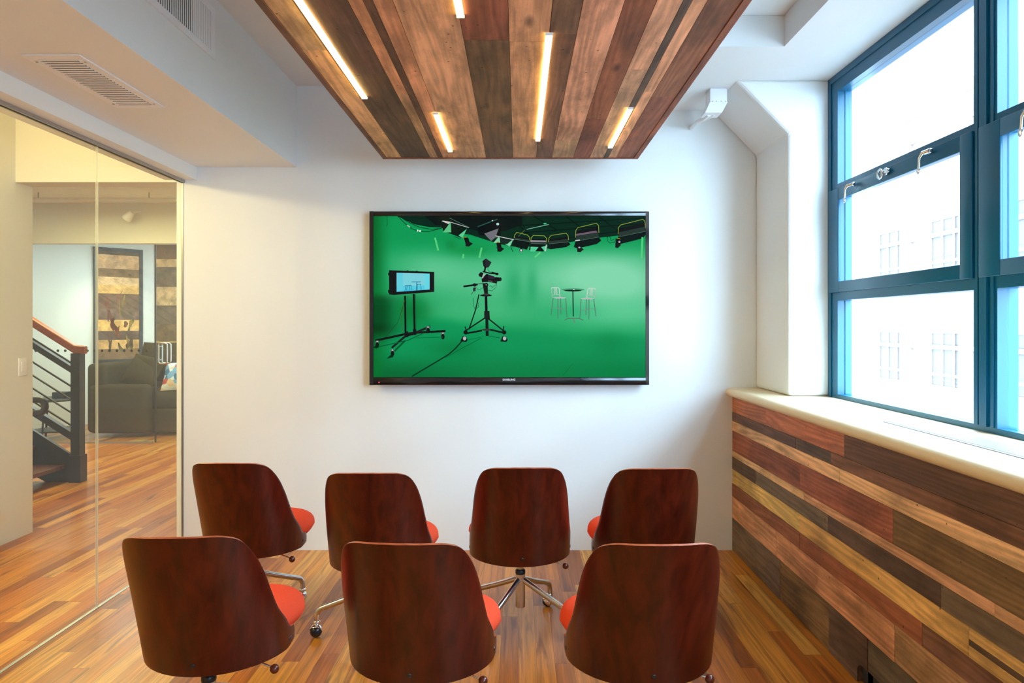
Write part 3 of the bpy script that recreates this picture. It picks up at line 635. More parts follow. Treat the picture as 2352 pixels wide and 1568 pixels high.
# ------------------------------------------------------------------ buildings across the street
FX = 15.0
bd = empty('building', (FX, 20, -14)); tag(bd, 'pale washed-out stone building across the street', 'building')
p = MB(); p.box(FX, FX+8, -12, 48, -14, 9.6); p.box(FX-0.05, FX, -12, 48, 9.2, 9.6)
for z in (-3.3, 0.7, 4.7, 8.4): p.box(FX-0.12, FX, -12, 48, z-0.15, z)
for k in range(16): p.box(FX-0.18, FX, 29.9-3.6*k+0.15, 29.9-3.6*k+0.75, -14, 9.0)
p.build('facade', M_stone, bd, local(bd))
for r in range(3):
    for k in range(11):
        ya = 28.8 - 3.6*k; z1 = 1.17 + 4.0*(r-1); z0 = z1 - 1.95
        q = MB(); q.box(FX-0.04, FX-0.02, ya-2.0, ya, z0, z1)
        wo = q.build('window', M_fwin, bd, local(bd))
        q = MB()
        for u in (0, 1/3, 2/3, 1): q.box(FX-0.08, FX-0.041, ya-2.0+2.0*u-0.05, ya-2.0+2.0*u+0.05, z0, z1)
        for u in (0, 0.22, 0.72, 1): q.box(FX-0.075, FX-0.043, ya-2.0, ya, z0+1.95*u-0.05, z0+1.95*u+0.05)
        go = q.build('window_bars', M_fframe, bd, local(bd)); go.parent = wo; go.matrix_local = Matrix()
        q = MB()
        for s in range(6): q.box(FX-0.05, FX-0.01, ya-2.0, ya, z1+2.0+s*0.13, z1+2.06+s*0.13)
        if r < 2: q.build('louvre', M_fwin, bd, local(bd))
sg = MB(); sg.box(1.96, 60, -60, 80, -14.2, -14.0); struct(sg.build('street', simple('street_asphalt', (0.2,0.2,0.2), 0.9, noise=0.1)))

# ------------------------------------------------------------------ junction box at the haunch
jb = empty('junction_box', (1.165, 4.0, 2.70)); tag(jb, 'white metal junction box with conduit up in the ceiling corner', 'junction box')
p = MB(); p.box(1.128, 1.225, 3.93, 4.03, 2.66, 2.739, bev=0.004); p.prism([(1.10, 2.600), (1.195, 2.600), (1.228, 2.660), (1.128, 2.660)], 'y', 3.93, 4.03); p.build('housing', M_whitemetal, jb, local(jb) @ Matrix.Translation((-0.045, 0, 0)))
for x in (1.142, 1.162, 1.19, 1.215):
    p = MB(); p.ball((x, 3.929, 2.664), 0.0022, 0, 8); p.build('screw', M_dark, jb, local(jb) @ Matrix.Translation((-0.045, 0, 0)))
p = MB(); p.tube([(1.135, 3.98, 2.605), (1.125, 4.06, 2.60), (1.12, 4.18, 2.62), (1.12, 4.335, 2.625)], 0.012, 10); p.build('conduit', M_whitemetal, jb, local(jb) @ Matrix.Translation((-0.045, 0, 0)))
p = MB(); p.tube([(1.165, 3.98, 2.605), (1.15, 4.08, 2.61), (1.14, 4.20, 2.64), (1.14, 4.335, 2.645)], 0.009, 10); p.build('conduit', M_whitemetal, jb, local(jb) @ Matrix.Translation((-0.045, 0, 0)))

# ------------------------------------------------------------------ television
TY = 4.26; TS = F / TY
def TX(px): return (px - 1190) / TS
def TZ(py): return 1.40 - (py - 747) / TS
tv = empty('television', (TX(1170), D, TZ(684))); tag(tv, 'large black wall-mounted television showing a green screen studio', 'television')
fx0, fx1, fz0, fz1 = TX(848), TX(1492), TZ(884), TZ(485)
sx0, sx1, sz0, sz1 = TX(857.5), TX(1483), TZ(866), TZ(496)
M_bez = simple('glossy_black_bezel', (0.010, 0.008, 0.008), 0.12, spec=0.6, noise=0.1, nscale=20)
p = MB()
p.prism([(sx0, TY), (fx0+0.003, TY), (fx0, TY+0.004), (fx0, TY+0.03), (sx0, TY+0.03)], 'z', fz0, fz1); p.prism([(sx1, TY), (fx1-0.002, TY+0.008), (fx1, TY+0.012), (fx1, TY+0.03), (sx1, TY+0.03)], 'z', fz0, fz1)
p.box(sx0-0.004, sx1+0.004, TY, TY+0.03, sz1, fz1, bev=0.004); p.box(sx0-0.004, sx1+0.004, TY, TY+0.03, fz0, sz0, bev=0.004)
p.build('bezel', M_bez, tv, local(tv))
p = MB(); p.box(fx0+0.01, fx1-0.01, TY+0.012, TY+0.055, fz0+0.01, fz1-0.01, bev=0.006); p.build('housing', M_black, tv, local(tv))
p = MB(); p.box(-0.35, 0.25, TY+0.055, D-0.001, 1.35, 1.80); p.build('wall_bracket', M_blackmetal, tv, local(tv))
p = MB(); p.ball((TX(870.5), TY-0.0005, TZ(878)), 0.0035, 0, 10); p.build('power_light', emit('red_led', (1.0, 0.05, 0.04), 3.0), tv, local(tv))
cu = bpy.data.curves.new('brand_lettering', 'FONT'); cu.body = 'SAMSUNG'; cu.size = 0.0165; cu.align_x = 'CENTER'; cu.align_y = 'CENTER'; cu.extrude = 0.0003; cu.offset = 0.0006; cu.space_character = 1.05
to = bpy.data.objects.new('brand_lettering', cu); C.objects.link(to); dg = bpy.context.evaluated_depsgraph_get()
tm = bpy.data.meshes.new_from_object(to.evaluated_get(dg)); bpy.data.objects.remove(to); bpy.data.curves.remove(cu)
tm.materials.clear(); tm.materials.append(simple('silver_lettering', (0.65, 0.65, 0.68), 0.4, noise=0.02))
to = bpy.data.objects.new('brand_lettering', tm); C.objects.link(to); to.parent = tv
to.matrix_local = local(tv) @ Matrix.Translation((TX(1169), TY-0.0008, TZ(872))) @ Matrix.Rotation(PI/2, 4, 'X')

# picture shown on the screen: a flat coloured mesh, drawn in layers 0.05 mm apart
def smst(a, b, x):
    t = min(1, max(0, (x-a)/(b-a))); return t*t*(3-2*t)
def lerp(a, b, t): return tuple(a[i] + (b[i]-a[i])*t for i in range(3))
def blob(x, y, cx, cy, rx, ry): return math.exp(-((x-cx)/rx)**2 - ((y-cy)/ry)**2)
def green(x, y):
    c = (24, 160, 92)
    c = lerp(c, (136, 218, 176), 0.95*min(1, blob(x, y, 1390, 630, 150, 62) + 0.45*blob(x, y, 1440, 690, 110, 60) + 0.55*blob(x, y, 1120, 640, 170, 70) + 0.35*blob(x, y, 980, 615, 80, 45)))
    c = lerp(c, (96, 204, 150), 0.75*blob(x, y, 1420, 715, 140, 35)); c = lerp(c, (84, 190, 130), 0.55*blob(x, y, 1120, 715, 140, 28))
    c = lerp(c, (12, 150, 84), 0.55*blob(x, y, 1180, 655, 22, 45)); c = lerp(c, (12, 150, 84), 0.5*blob(x, y, 1222, 655, 14, 45))
    c = lerp(c, (20, 165, 100), 0.4*blob(x, y, 1300, 715, 70, 14))
    c = lerp(c, (0, 148, 78), 0.75*smst(600, 540, y)); 
    edge = 752 + 0.11*max(0, x-1240) + 8*math.sin(x/90) - 10*smst(1100, 1000, x)
    c = lerp(c, (4, 146, 84), 0.9*smst(edge-16, edge+16, y))
    c = lerp(c, (0, 122, 62), 0.8*smst(790, 862, y)); c = lerp(c, (0, 96, 44), 0.8*smst(810, 870, y)*smst(1150, 880, x))
    c = lerp(c, (0, 118, 56), 0.7*blob(x, y, 1040, 800, 60, 20)); c = lerp(c, (0, 128, 66), 0.5*blob(x, y, 1400, 790, 40, 30))
    c = lerp(c, (0, 112, 44), 0.85*smst(905, 858, x)); c = lerp(c, (0, 96, 34), 0.6*smst(880, 858, x)*smst(700, 560, y))
    c = lerp(c, (0, 26, 2), 0.97*smst(935, 872, x)*smst(665, 705, y)*smst(800, 730, y))
    c = lerp(c, (0, 92, 28), 0.85*blob(x, y, 945, 715, 38, 34)); c = lerp(c, (0, 150, 78), 0.35*smst(985, 965, x)*smst(680, 700, y)*smst(760, 735, y))
    c = lerp(c, (0, 132, 54), 0.6*blob(x, y, 1080, 575, 60, 16)); c = lerp(c, (0, 112, 40), 0.4*blob(x, y, 1035, 560, 14, 12))
    return sr(*c)
scr = MB(); nx, ny = 126, 75
def SP(px, py, layer): return (TX(px), TY + 0.0085 - 0.00012*layer, TZ(py))
grid_cols = []
for j in range(ny):
    for i in range(nx):
        x0 = 857.5 + (1483-857.5)*i/nx; x1 = 857.5 + (1483-857.5)*(i+1)/nx; y0 = 496 + 370.0*j/ny; y1 = 496 + 370.0*(j+1)/ny
        scr.add([SP(x0,y1,0), SP(x1,y1,0), SP(x1,y0,0), SP(x0,y0,0)], [(0,1,2,3)], 0, 'g')
grid_faces = nx*ny
LAY = [1]
def poly(pts, col):
    LAY[0] += 1; n = len(pts); scr.add([SP(x, y, min(LAY[0]*0.15, 60)) for x, y in pts], [tuple(range(n))], 0, sr(*col))
def line(pts, wd, col):
    LAY[0] += 1; lay = min(LAY[0]*0.15, 60)
    for k in range(len(pts)-1):
        (xa, ya), (xb, yb) = pts[k], pts[k+1]; dx, dy = xb-xa, yb-ya; l = math.hypot(dx, dy) or 1; ox, oy = -dy/l*wd/2, dx/l*wd/2; ex, ey = dx/l*wd*0.2, dy/l*wd*0.2
        scr.add([SP(xa+ox-ex, ya+oy-ey, lay), SP(xb+ox+ex, yb+oy+ey, lay), SP(xb-ox+ex, yb-oy+ey, lay), SP(xa-ox-ex, ya-oy-ey, lay)], [(0,1,2,3)], 0, sr(*col))
def disc(cx, cy, rx, ry, col, n=14): poly([(cx+rx*math.cos(2*PI*k/n), cy+ry*math.sin(2*PI*k/n)) for k in range(n)], col)
def arc(cx, cy, rx, ry, a0, a1, n=10): return [(cx+rx*math.cos(math.radians(a0+(a1-a0)*k/n)), cy+ry*math.sin(math.radians(a0+(a1-a0)*k/n))) for k in range(n+1)]
K = (14, 17, 17); K2 = (26, 30, 30); DG = (0, 34, 20); ST = (168, 178, 176)
# dark studio ceiling
poly([(913,496),(950,514),(985,521),(1012,522),(1045,535),(1078,538),(1122,552),(1148,560),(1180,566),(1240,566),(1290,558),(1340,551),(1380,545),(1425,540),(1483,534),(1483,496)], (4, 40, 26))
poly([(975,496),(1000,516),(1040,518),(1100,530),(1160,530),(1200,515),(1200,496)], (8, 20, 18))
for (xa, ya, xb, yb) in ((1150,520,1483,500),(1200,534,1483,512),(1250,552,1483,524),(1226,496,1280,528),(1300,496,1345,530),(1375,496,1420,530),(1170,500,1220,540)): line([(xa,ya),(xb,yb)], 2.0, (2, 20, 14))
line([(913,496),(930,513),(948,526),(965,531),(985,531),(1012,524)], 1.4, (8,26,16)); line([(916,496),(940,511),(962,521),(990,526),(1014,524)], 1.4, (12,22,20)); line([(888,496),(889,512),(887,519)], 1.0, (10,60,30))
disc(959, 529, 2, 2.4, (225,235,225), 8); disc(964.5, 530, 2, 2.4, (235,240,235), 8); line([(935,517),(941,521)], 2, (190,200,190))
line([(1210,526),(1260,515)], 1.4, (120,190,160)); disc(1252, 513, 4, 1.8, (60,190,130)); line([(1187,546),(1205,528)], 2.2, (60,80,50))
# studio lamps
def flood(x0, y0, x1, y1, skew, h1, h2, yellow=True):
    if yellow: line([(x0, y0+h1*0.6), (x0+1, y0-2), (x0+6, y0-8), (x1-6, y1-8), (x1-1, y1-3), (x1, y1+h1*0.6)], 1.2, (150,165,60))
    poly([(x0+2,y0),(x1-2,y1),(x1-1,y1+h1),(x0+1,y0+h1)], K)
    poly([(x0+2,y0+h1*0.45),(x1-2,y1+h1*0.45),(x1,y1+h1),(x0,y0+h1)], (36,52,46)); line([(x0+1,y0+h1),(x1,y1+h1)], 1.0, (110,150,130))
    poly([(x0,y0+h1),(x1,y1+h1),(x1+skew*6,y1+h1+h2*0.5),(x1-6+skew,y1+h1+h2),(x0+5,y0+h1+h2),(x0-4,y0+h1+h2*0.8)], (8,22,18))
poly([(1000,497),(1030,497),(1075,521),(1058,545),(1018,530),(1012,512)], (6,24,18)); poly([(1017,506),(1035,509),(1030,514),(1014,507)], (205,205,205)); poly([(1017,533),(1035,509),(1036,533)], (90,190,130)); poly([(1053,540),(1072,525),(1062,546)], (90,200,140)); line([(1036,510),(1076,522)], 1.2, (200,205,205)); line([(1032,500),(1078,522)], 1.2, (70,110,95))
poly([(1095,520),(1140,503),(1152,520),(1148,548),(1128,540),(1100,540)], (6,14,16)); line([(1097,520),(1142,503)], 2, (40,90,80)); poly([(1112,536),(1145,524),(1138,545),(1128,553)], (110,110,118)); disc(1143, 514, 3.5, 3, (170,210,215), 8); disc(1131, 506, 1.5, 1.2, (235,240,240), 6); poly([(1138,540),(1180,548),(1178,555),(1136,546)], (60,76,70)); poly([(1133,557),(1147,542),(1149,558)], (130,205,165)); poly([(1160,560),(1178,550),(1172,566)], (120,210,160)); poly([(1148,544),(1177,550),(1165,560),(1150,558)], (20,40,34)); line([(1138,541),(1180,550)], 1.4, (215,215,215))
flood(1181, 541, 1217, 547, -0.5, 8, 18); flood(1219, 548, 1256, 549, -1, 11, 17); poly([(1219,566),(1237,567),(1229,577),(1218,577)], (80,200,145)); poly([(1243,567),(1254,564),(1252,577)], (80,205,150)); line([(1255,562),(1253,576)], 2.2, (200,200,200))
flood(1260, 548, 1306, 543, 0.8, 12, 12); flood(1322, 530, 1376, 520, 0.9, 24, 16); flood(1420, 524, 1483, 511, 0, 20, 16)
poly([(1323,537),(1370,529),(1372,533),(1323,541)], (110,92,108)); line([(1322,552),(1332,551)], 2.4, (210,215,215)); poly([(1219,551),(1254,552),(1254,555),(1219,555)], (150,140,150))
line([(1396,540),(1395,552),(1402,558),(1412,556),(1416,545)], 1.0, K); line([(1400,540),(1404,552),(1413,548)], 1.0, K)
def fresnel(x, y, lean, yel=True):
    if yel: disc(x-lean*2, y-7, 4, 3.2, (160,130,20), 8)
    poly([(x-5,y-8),(x+5,y-8),(x+6+lean*3,y+4),(x-4+lean*3,y+6)], K); poly([(x-4+lean*3,y+4),(x+5+lean*4,y+2),(x+11+lean*5,y+6),(x+3+lean*4,y+13),(x-4+lean*3,y+12)], (20,22,20))
fresnel(1070, 553, 1); fresnel(1145, 565, 0.4); fresnel(1420, 556, -0.8); fresnel(1330, 566, 0, False)
disc(1197, 574, 4, 4.5, K, 10); disc(1197, 574.5, 2.4, 2.8, (215,195,215), 10); disc(1423, 555, 2.4, 2.4, (190,180,195), 8); disc(1331, 568, 2.6, 1.8, (190,190,195), 8)
line([(1140,568),(1146,574),(1148,562)], 1.0, K); line([(1172,563),(1178,578)], 1.2, K); line([(1043,543),(1054,547),(1060,545)], 1.0, K)
for q in (((999,546),(1006,574)), ((1064,584),(1064,592)), ((1106,569),(1101,591)), ((1241,579),(1229,590)), ((1476,545),(1474,592))): line(q, 4.0, (86,206,124))
# monitor on its rolling stand
line([(930,680),(931,766)], 4.6, K); line([(934.5,680),(935.5,762)], 1.2, (20,110,60)); line([(950,676),(952,764)], 4.6, K); line([(954,676),(955.5,758)], 1.2, (16,100,54))
line([(930,688),(918,726),(912,742),(885,774)], 1.0, (40,60,20)); line([(928,690),(921,730),(926,768)], 1.0, (70,80,30))
line([(862,782),(935,766),(953,764),(1022,760)], 5.0, K); line([(987,750),(953,764),(933,770),(900,798)], 5.0, K2); line([(935,770),(952,766)], 5, K)
poly([(929,761),(937,761),(937,774),(930,775)], K); poly([(948,756),(956,756),(956,769),(949,769)], K)
for (x, y) in ((866,790),(901,810),(1017,771),(983,757)): poly([(x-4,y-8),(x+4,y-8),(x+3,y),(x-4,y)], (90,100,96)); disc(x, y+2, 4.2, 6.5, K, 10); disc(x, y-6, 2, 1.6, (200,200,200), 6)
poly([(857,798),(866,790),(870,797),(864,800)], (0,30,12)); poly([(887,824),(900,812),(903,820)], (0,40,18)); line([(870,796),(935,782),(970,766)], 2.0, (0,92,44)); line([(906,806),(930,782)], 4, (0,84,40)); line([(955,776),(1016,774)], 1.5, (0,110,56))
poly([(893,620),(904,620.5),(997,624),(997,670),(905,677),(893.5,676)], (20,20,22)); poly([(904.5,622),(905,676),(903.5,677),(903.5,620.5)], (8,8,10)); poly([(891,626),(893.5,626),(893.5,632),(891,632)], K); poly([(891,665),(893.5,665),(893.5,672),(891,672)], K); poly([(934,620.5),(938,620.5),(938,622),(934,622)], K); poly([(955,621.5),(959,621.5),(959,623),(955,623)], K)
poly([(910.5,626),(986.5,628),(986.5,664.5),(910.5,670)], (122,208,218)); poly([(910.5,656),(986.5,655),(986.5,664.5),(910.5,670)], (84,202,224)); poly([(912,626),(925,627),(925,668),(912,669.5)], (96,206,222)); poly([(975,628),(986.5,628),(986.5,664.5),(975,665)], (100,214,226))
BL = (22,110,140); line([(945,647),(966,647)], 1.6, BL); line([(957,648),(956,667)], 1.6, BL); line([(958,653),(966,653)], 1.2, BL); line([(959,653),(958,666)], 1.0, BL); line([(966,652),(967,665)], 1.2, BL); line([(930,656),(944,655)], 1.6, BL)
for q in (((931,657),(930,668)), ((935,657),(933,668)), ((941,656),(941,667)), ((944,655),(945,667))): line(q, 1.1, BL)
poly([(928,666),(950,664),(950,667.4),(928,668.8)], (60,180,214))
# camera on pedestal
line([(1116,676),(1117,716)], 6.0, K); poly([(1112,714),(1124,714),(1125,732),(1112,732)], (22,28,26)); line([(1118,730),(1119,770)], 7.0, (10,30,22)); disc(1118, 757, 12, 2.6, (46,58,52))
line([(1112,731),(1070,759)], 3.0, K); line([(1121,731),(1156,759)], 3.0, K); line([(1106,759),(1068,766)], 4.0, K); line([(1127,757),(1157,764)], 4.0, K); disc(1069, 763, 5, 5, K, 10); disc(1158, 763, 5, 5, K, 10)
line([(1070,757),(1068,750)], 2.4, K); line([(1156,757),(1157,749)], 2.4, K); line([(1076,780),(1110,773)], 1.2, (0,110,56)); line([(1121,771),(1148,776)], 1.4, (0,100,50))
for x in (1066, 1158): poly([(x-9,784),(x-4,772),(x+4,772),(x+8,780),(x+5,785)], K); disc(x+1, 777, 4, 4.6, (176,184,182), 10)
line([(1061,783),(1046,800),(1030,814),(990,838),(946,864)], 2.6, (6,30,18)); line([(1022,822),(1060,800),(1106,776)], 1.0, (0,80,40))
line([(1100,676),(1092,712),(1077,756)], 2.6, K); line([(1088,684),(1087,700),(1091,710),(1098,706),(1099,694)], 0.9, (0,80,44))
poly([(1108,650),(1120,650),(1121,678),(1113,678)], (20,26,24)); disc(1117, 654, 4.5, 5, K, 10); disc(1117, 653.5, 2, 2, (110,110,120), 8); disc(1116, 678, 14, 2.6, K, 16); disc(1117, 676, 8, 2.2, (54,58,56), 14)
poly([(1106,640),(1118,628),(1130,634),(1142,638),(1141,651),(1122,647),(1107,648)], (22,18,24)); poly([(1138,636),(1150,637),(1151,643),(1146,646),(1138,645)], K); disc(1149, 641, 3.4, 4.6, K2, 10); poly([(1120,630),(1135,634),(1136,640),(1122,640)], (46,32,50)); poly([(1121,643),(1131,645),(1131,647.5),(1121,645.5)], (80,76,86))
poly([(1099,630),(1104,624),(1110,627),(1107,637),(1100,634)], K); line([(1108,638),(1112,629)], 3.0, (190,180,190)); line([(1109,623),(1124,627),(1138,628)], 3.0, K); poly([(1129,623),(1142,627),(1144,630),(1141,632),(1130,626)], K); disc(1142, 629, 3.2, 3, K, 10); line([(1120,616),(1122,622),(1130,626)], 0.9, (0,70,40))
poly([(1108,599),(1116,593),(1129,602),(1122,614),(1113,615),(1110,610)], (36,38,42)); poly([(1108,599),(1115,597),(1115,612),(1110,610)], (22,22,26)); line([(1115,612),(1113,622)], 4.0, K)
line([(1110,650),(1096,652)], 1.8, (70,76,74)); line([(1096,653),(1084,655),(1065,657.5)], 4.2, K); disc(1090, 654, 4.5, 4, K, 10); poly([(1087,660),(1093,660),(1092,669),(1086,668)], (40,44,42)); line([(1091,656),(1091,664),(1082,676)], 1.2, (60,66,64))
line([(1125,655),(1131,660),(1138,654)], 0.9, (0,80,44)); line([(1142,644),(1139,660),(1130,668),(1121,666)], 0.9, (0,80,44)); line([(1093,660),(1100,666),(1110,660)], 0.9, (0,80,44))
# bar table and two metal stools
for q in (((1272,704),(1268,726)), ((1283,704),(1281,732)),): pass
disc(1316, 665, 27, 3.0, (70,150,110), 20); disc(1316, 667, 20, 2.0, (14,34,24), 18); line([(1316,667),(1317,726)], 2.6, (10,52,34)); line([(1297,735),(1305,731),(1317,731),(1330,731),(1340,735)], 1.8, (90,110,100)); line([(1317,731),(1320,741)], 2.2, (110,126,118)); disc(1318, 664.6, 2.5, 1, (210,225,220), 8)
def stool(bx, by, m):   # m mirrors it
    X_ = lambda x: bx + m*x
    line([(X_(0),by+22),(X_(-2),by+2)] , 1.5, ST); line([(X_(-2),by+3),(X_(0),by),(X_(14),by),(X_(16),by+3),(X_(18),by+22)], 1.6, (205,212,210))
    for k in (5, 7.5, 10): line([(X_(k),by+1),(X_(k+1),by+16)], 1.2, (196,206,202))
    line([(X_(0),by+17),(X_(17),by+16)], 1.0, ST)
    poly([(X_(0),by+23),(X_(18),by+21),(X_(32),by+23),(X_(30),by+25),(X_(12),by+26)], (176,190,186))
    for (xa, xb, yb) in ((2,-3,64), (13,13,71), (19,20,61), (31,34,68)): line([(X_(xa),by+25),(X_(xb),by+yb)], 1.9, (84,124,106))
    line([(X_(0),by+47),(X_(13),by+47),(X_(20),by+48)], 1.2, (110,140,126)); line([(X_(13),by+49),(X_(33),by+51)], 1.2, (110,140,126))
stool(1268.5, 660, 1); stool(1366, 662, -1)
line([(1291,864),(1305,848),(1316,834)], 0.8, (0,96,50))
# resolve colours and build
cols = scr.c
for k in range(grid_faces): cols[k] = (0, 0, 0)
so = scr.build('screen', None or [bpy.data.materials.new('tmp')], tv, local(tv), fix=False)
me = so.data; me.attributes.remove(me.attributes['Col']); me.attributes.remove(me.attributes['Rnd'])
ca = me.attributes.new('Col', 'FLOAT_COLOR', 'CORNER')
buf = []
corner_px = {}
for k, f in enumerate(scr.f):
    if k < grid_faces:
        j, i = divmod(k, nx); xa = 857.5 + 625.5*i/nx; xb = 857.5 + 625.5*(i+1)/nx; ya = 496 + 370.0*j/ny; yb = 496 + 370.0*(j+1)/ny
        for (x, y) in ((xa,yb),(xb,yb),(xb,ya),(xa,ya)):
            key = (round(x,2), round(y,2))
            if key not in corner_px: corner_px[key] = green(x, y)
            buf += [*corner_px[key], 1.0]
    else:
        for _ in f: buf += [*cols[k], 1.0]
ca.data.foreach_set('color', buf)
m, N, L, b = mat('lit_screen_picture'); at = N.new('ShaderNodeAttribute'); at.attribute_name = 'Col'
b.inputs['Base Color'].default_value = (0.003, 0.003, 0.003, 1); b.inputs['Roughness'].default_value = 0.12; b.inputs['Specular IOR Level'].default_value = 0.04
L.new(at.outputs['Color'], b.inputs['Emission Color']); b.inputs['Emission Strength'].default_value = 1.0
me.materials.clear(); me.materials.append(m)

# ------------------------------------------------------------------ chairs
A_, B_, NE = 0.2405, 0.2367, 1.975
tab = [(0.0, 0.0, 0.0)]
for k in range(1, 801):
    th = PI/2*k/800; x = A_*math.sin(th)**(2/NE); y = B_*(1 - max(0, math.cos(th))**(2/NE))
    px, py, t = tab[-1]; tab.append((x, y, t + math.hypot(x-px, y-py)))
def plan(t):
    s = 1 if t >= 0 else -1; t = abs(t)
    lo, hi = 0, len(tab)-1
    if t >= tab[-1][2]: return s*tab[-1][0], tab[-1][1] + (t - tab[-1][2])
    while hi-lo > 1:
        mid = (lo+hi)//2
        if tab[mid][2] <= t: lo = mid
        else: hi = mid
    a, c = tab[lo], tab[hi]; u = (t-a[2])/max(1e-9, c[2]-a[2])
    return s*(a[0] + (c[0]-a[0])*u), a[1] + (c[1]-a[1])*u
SH_Z, SH_H, REAR = 0.320, 0.4742, -0.12
VN_ = [0, .03, .08, .128, .138, .16, .22, .35, .5, .65, .8, .9, .945, .97, .988, 1.0]
TN_ = [.318, .3836, .394, .390, .362, .348, .336, .2977, .2755, .2580, .2331, .2050, .1830, .1560, .1150, .030]
def tn(q):
    for k in range(len(VN_)-1):
        if q <= VN_[k+1]:
            h = VN_[k+1]-VN_[k]; u = (q-VN_[k])/h
            sl = lambda i: (TN_[min(i+1, 15)]-TN_[max(i-1, 0)])/(VN_[min(i+1, 15)]-VN_[max(i-1, 0)])
            m0, m1 = (sl(k), sl(k+1)) if k >= 6 else ((TN_[k+1]-TN_[k])/h,)*2
            return (2*u**3-3*u*u+1)*TN_[k] + (u**3-2*u*u+u)*h*m0 + (-2*u**3+3*u*u)*TN_[k+1] + (u**3-u*u)*h*m1
    return TN_[-1]
prof_t = [(q*SH_H, tn(q)) for q in [0, .004, .01, .018, .03, .05, .08, .105, .12, .128, .133, .138, .148, .16] + [.18 + .02*k for k in range(36)] + [.90, .915, .93, .945, .958, .97, .978, .984, .988, .991, .994, .997, 1.0]]
def tmax(v):
    for k in range(len(prof_t)-1):
        (v0, t0), (v1, t1) = prof_t[k], prof_t[k+1]
        if v <= v1: return t0 + (t1-t0)*(v-v0)/(v1-v0)
    return prof_t[-1][1]
def shell_pt(t, v):
    x, y = plan(t); return Vector((x, REAR + y - (0.306*v + 0.072*v*v), SH_Z + v))
def build_shell():
    vsamp = []
    for k in range(len(prof_t)-1):
        v0, v1 = prof_t[k][0], prof_t[k+1][0]; n = max(1, int((v1-v0)/0.012))
        vsamp += [v0 + (v1-v0)*i/n for i in range(n)]
    vsamp.append(prof_t[-1][0]); nu = 56; mb = MB(); out = []; inn = []
    for v in vsamp:
        tm = tmax(v)
        for i in range(nu+1):
            t = tm*(-1 + 2*i/nu); e = 1e-3; p0 = shell_pt(t, v)
            du = shell_pt(t+e, v) - shell_pt(t-e, v); dv_ = shell_pt(t, v+e) - shell_pt(t, v-e); n_ = dv_.cross(du).normalized()   # inward (towards sitter)
            if n_.y < 0 and abs(t) < 0.1: n_ = -n_
            out.append(p0); inn.append(p0 + n_*0.008)
    nv = len(vsamp); W = nu+1; idx = lambda j, i: j*W+i
    off = len(out); vs = out + inn
    fo = [(idx(j,i), idx(j,i+1), idx(j+1,i+1), idx(j+1,i)) for j in range(nv-1) for i in range(nu)]
    fi = [tuple(off+q for q in reversed(f)) for f in fo]
    loop = [idx(0,i) for i in range(W)] + [idx(j,nu) for j in range(1,nv)] + [idx(nv-1,i) for i in range(nu-1,-1,-1)] + [idx(j,0) for j in range(nv-2,0,-1)]
    rim = [(loop[k], off+loop[k], off+loop[(k+1)%len(loop)], loop[(k+1)%len(loop)]) for k in range(len(loop))]
    mb.add(vs, fo + fi, 0, None, True)
    b0 = len(mb.f); mb.f += rim; mb.m += [1]*len(rim); mb.c += [None]*len(rim); mb.sm += [False]*len(rim)
    return mb
def build_seat():
    mb = MB(); bm = bmesh.new(); n = 40; m_ = 22; vs = []
    # squashed superellipsoid, higher towards the front, tapering to the rear
    for j in range(m_+1):
        ph = -PI/2 + PI*j/m_
        for i in range(n):
            th = 2*PI*i/n
            sx = math.copysign(abs(math.cos(th))**0.52, math.cos(th)); sy = math.copysign(abs(math.sin(th))**0.52, math.sin(th))
            if sy < 0: sx = math.cos(th); sy = math.sin(th)
            cp = abs(math.cos(ph))**0.55; sp_ = math.copysign(abs(math.sin(ph))**0.8, math.sin(ph))
            y = sy*cp; x = sx*cp
            yy = 0.118 + y*0.222; q = min(1, max(0, (yy-0.08)/0.12)); q = q*q*(3-2*q); wd = 0.212 + 0.039*q; z = 0.385 + sp_*0.078 + 0.010*y
            if sp_ < 0: wd *= 1 + 0.16*sp_; yy += 0.05*sp_*max(0, y)
            xx = x*wd
            vs.append((xx, yy, z))
    fs = [(j*n+i, j*n+(i+1)%n, (j+1)*n+(i+1)%n, (j+1)*n+i) for j in range(m_) for i in range(n)]
    mb.add(vs, fs, 0, None, True); return mb
def arcpts(c, r, d, a0, a1, n=7):   # arc in the vertical plane containing direction d
    return [Vector((c[0] + d[0]*r*math.sin(a0+(a1-a0)*k/n), c[1] + d[1]*r*math.sin(a0+(a1-a0)*k/n), c[2] + r*math.cos(a0+(a1-a0)*k/n))) for k in range(n+1)]
LEG_R = 0.28
def build_leg(a):
    d = (math.sin(a), math.cos(a)); mb = MB(); r = 0.0125
    p0 = Vector((d[0]*0.018, d[1]*0.018, 0.224)); z_k = 0.112; rb = 0.038
    p1 = Vector((d[0]*(LEG_R-rb*0.9), d[1]*(LEG_R-rb*0.9), z_k+rb*0.35))
    sl = math.atan2(p0.z-p1.z, (LEG_R-rb*0.9-0.018))
    c = (d[0]*(LEG_R-rb), d[1]*(LEG_R-rb), p1.z - rb*math.cos(sl)*0.98)
    pts = [p0, p0.lerp(p1, 0.5)] + arcpts(c, rb, d, sl, PI/2) + [Vector((d[0]*LEG_R, d[1]*LEG_R, 0.062))]
    mb.tube(pts, r, 14)
    return mb, d
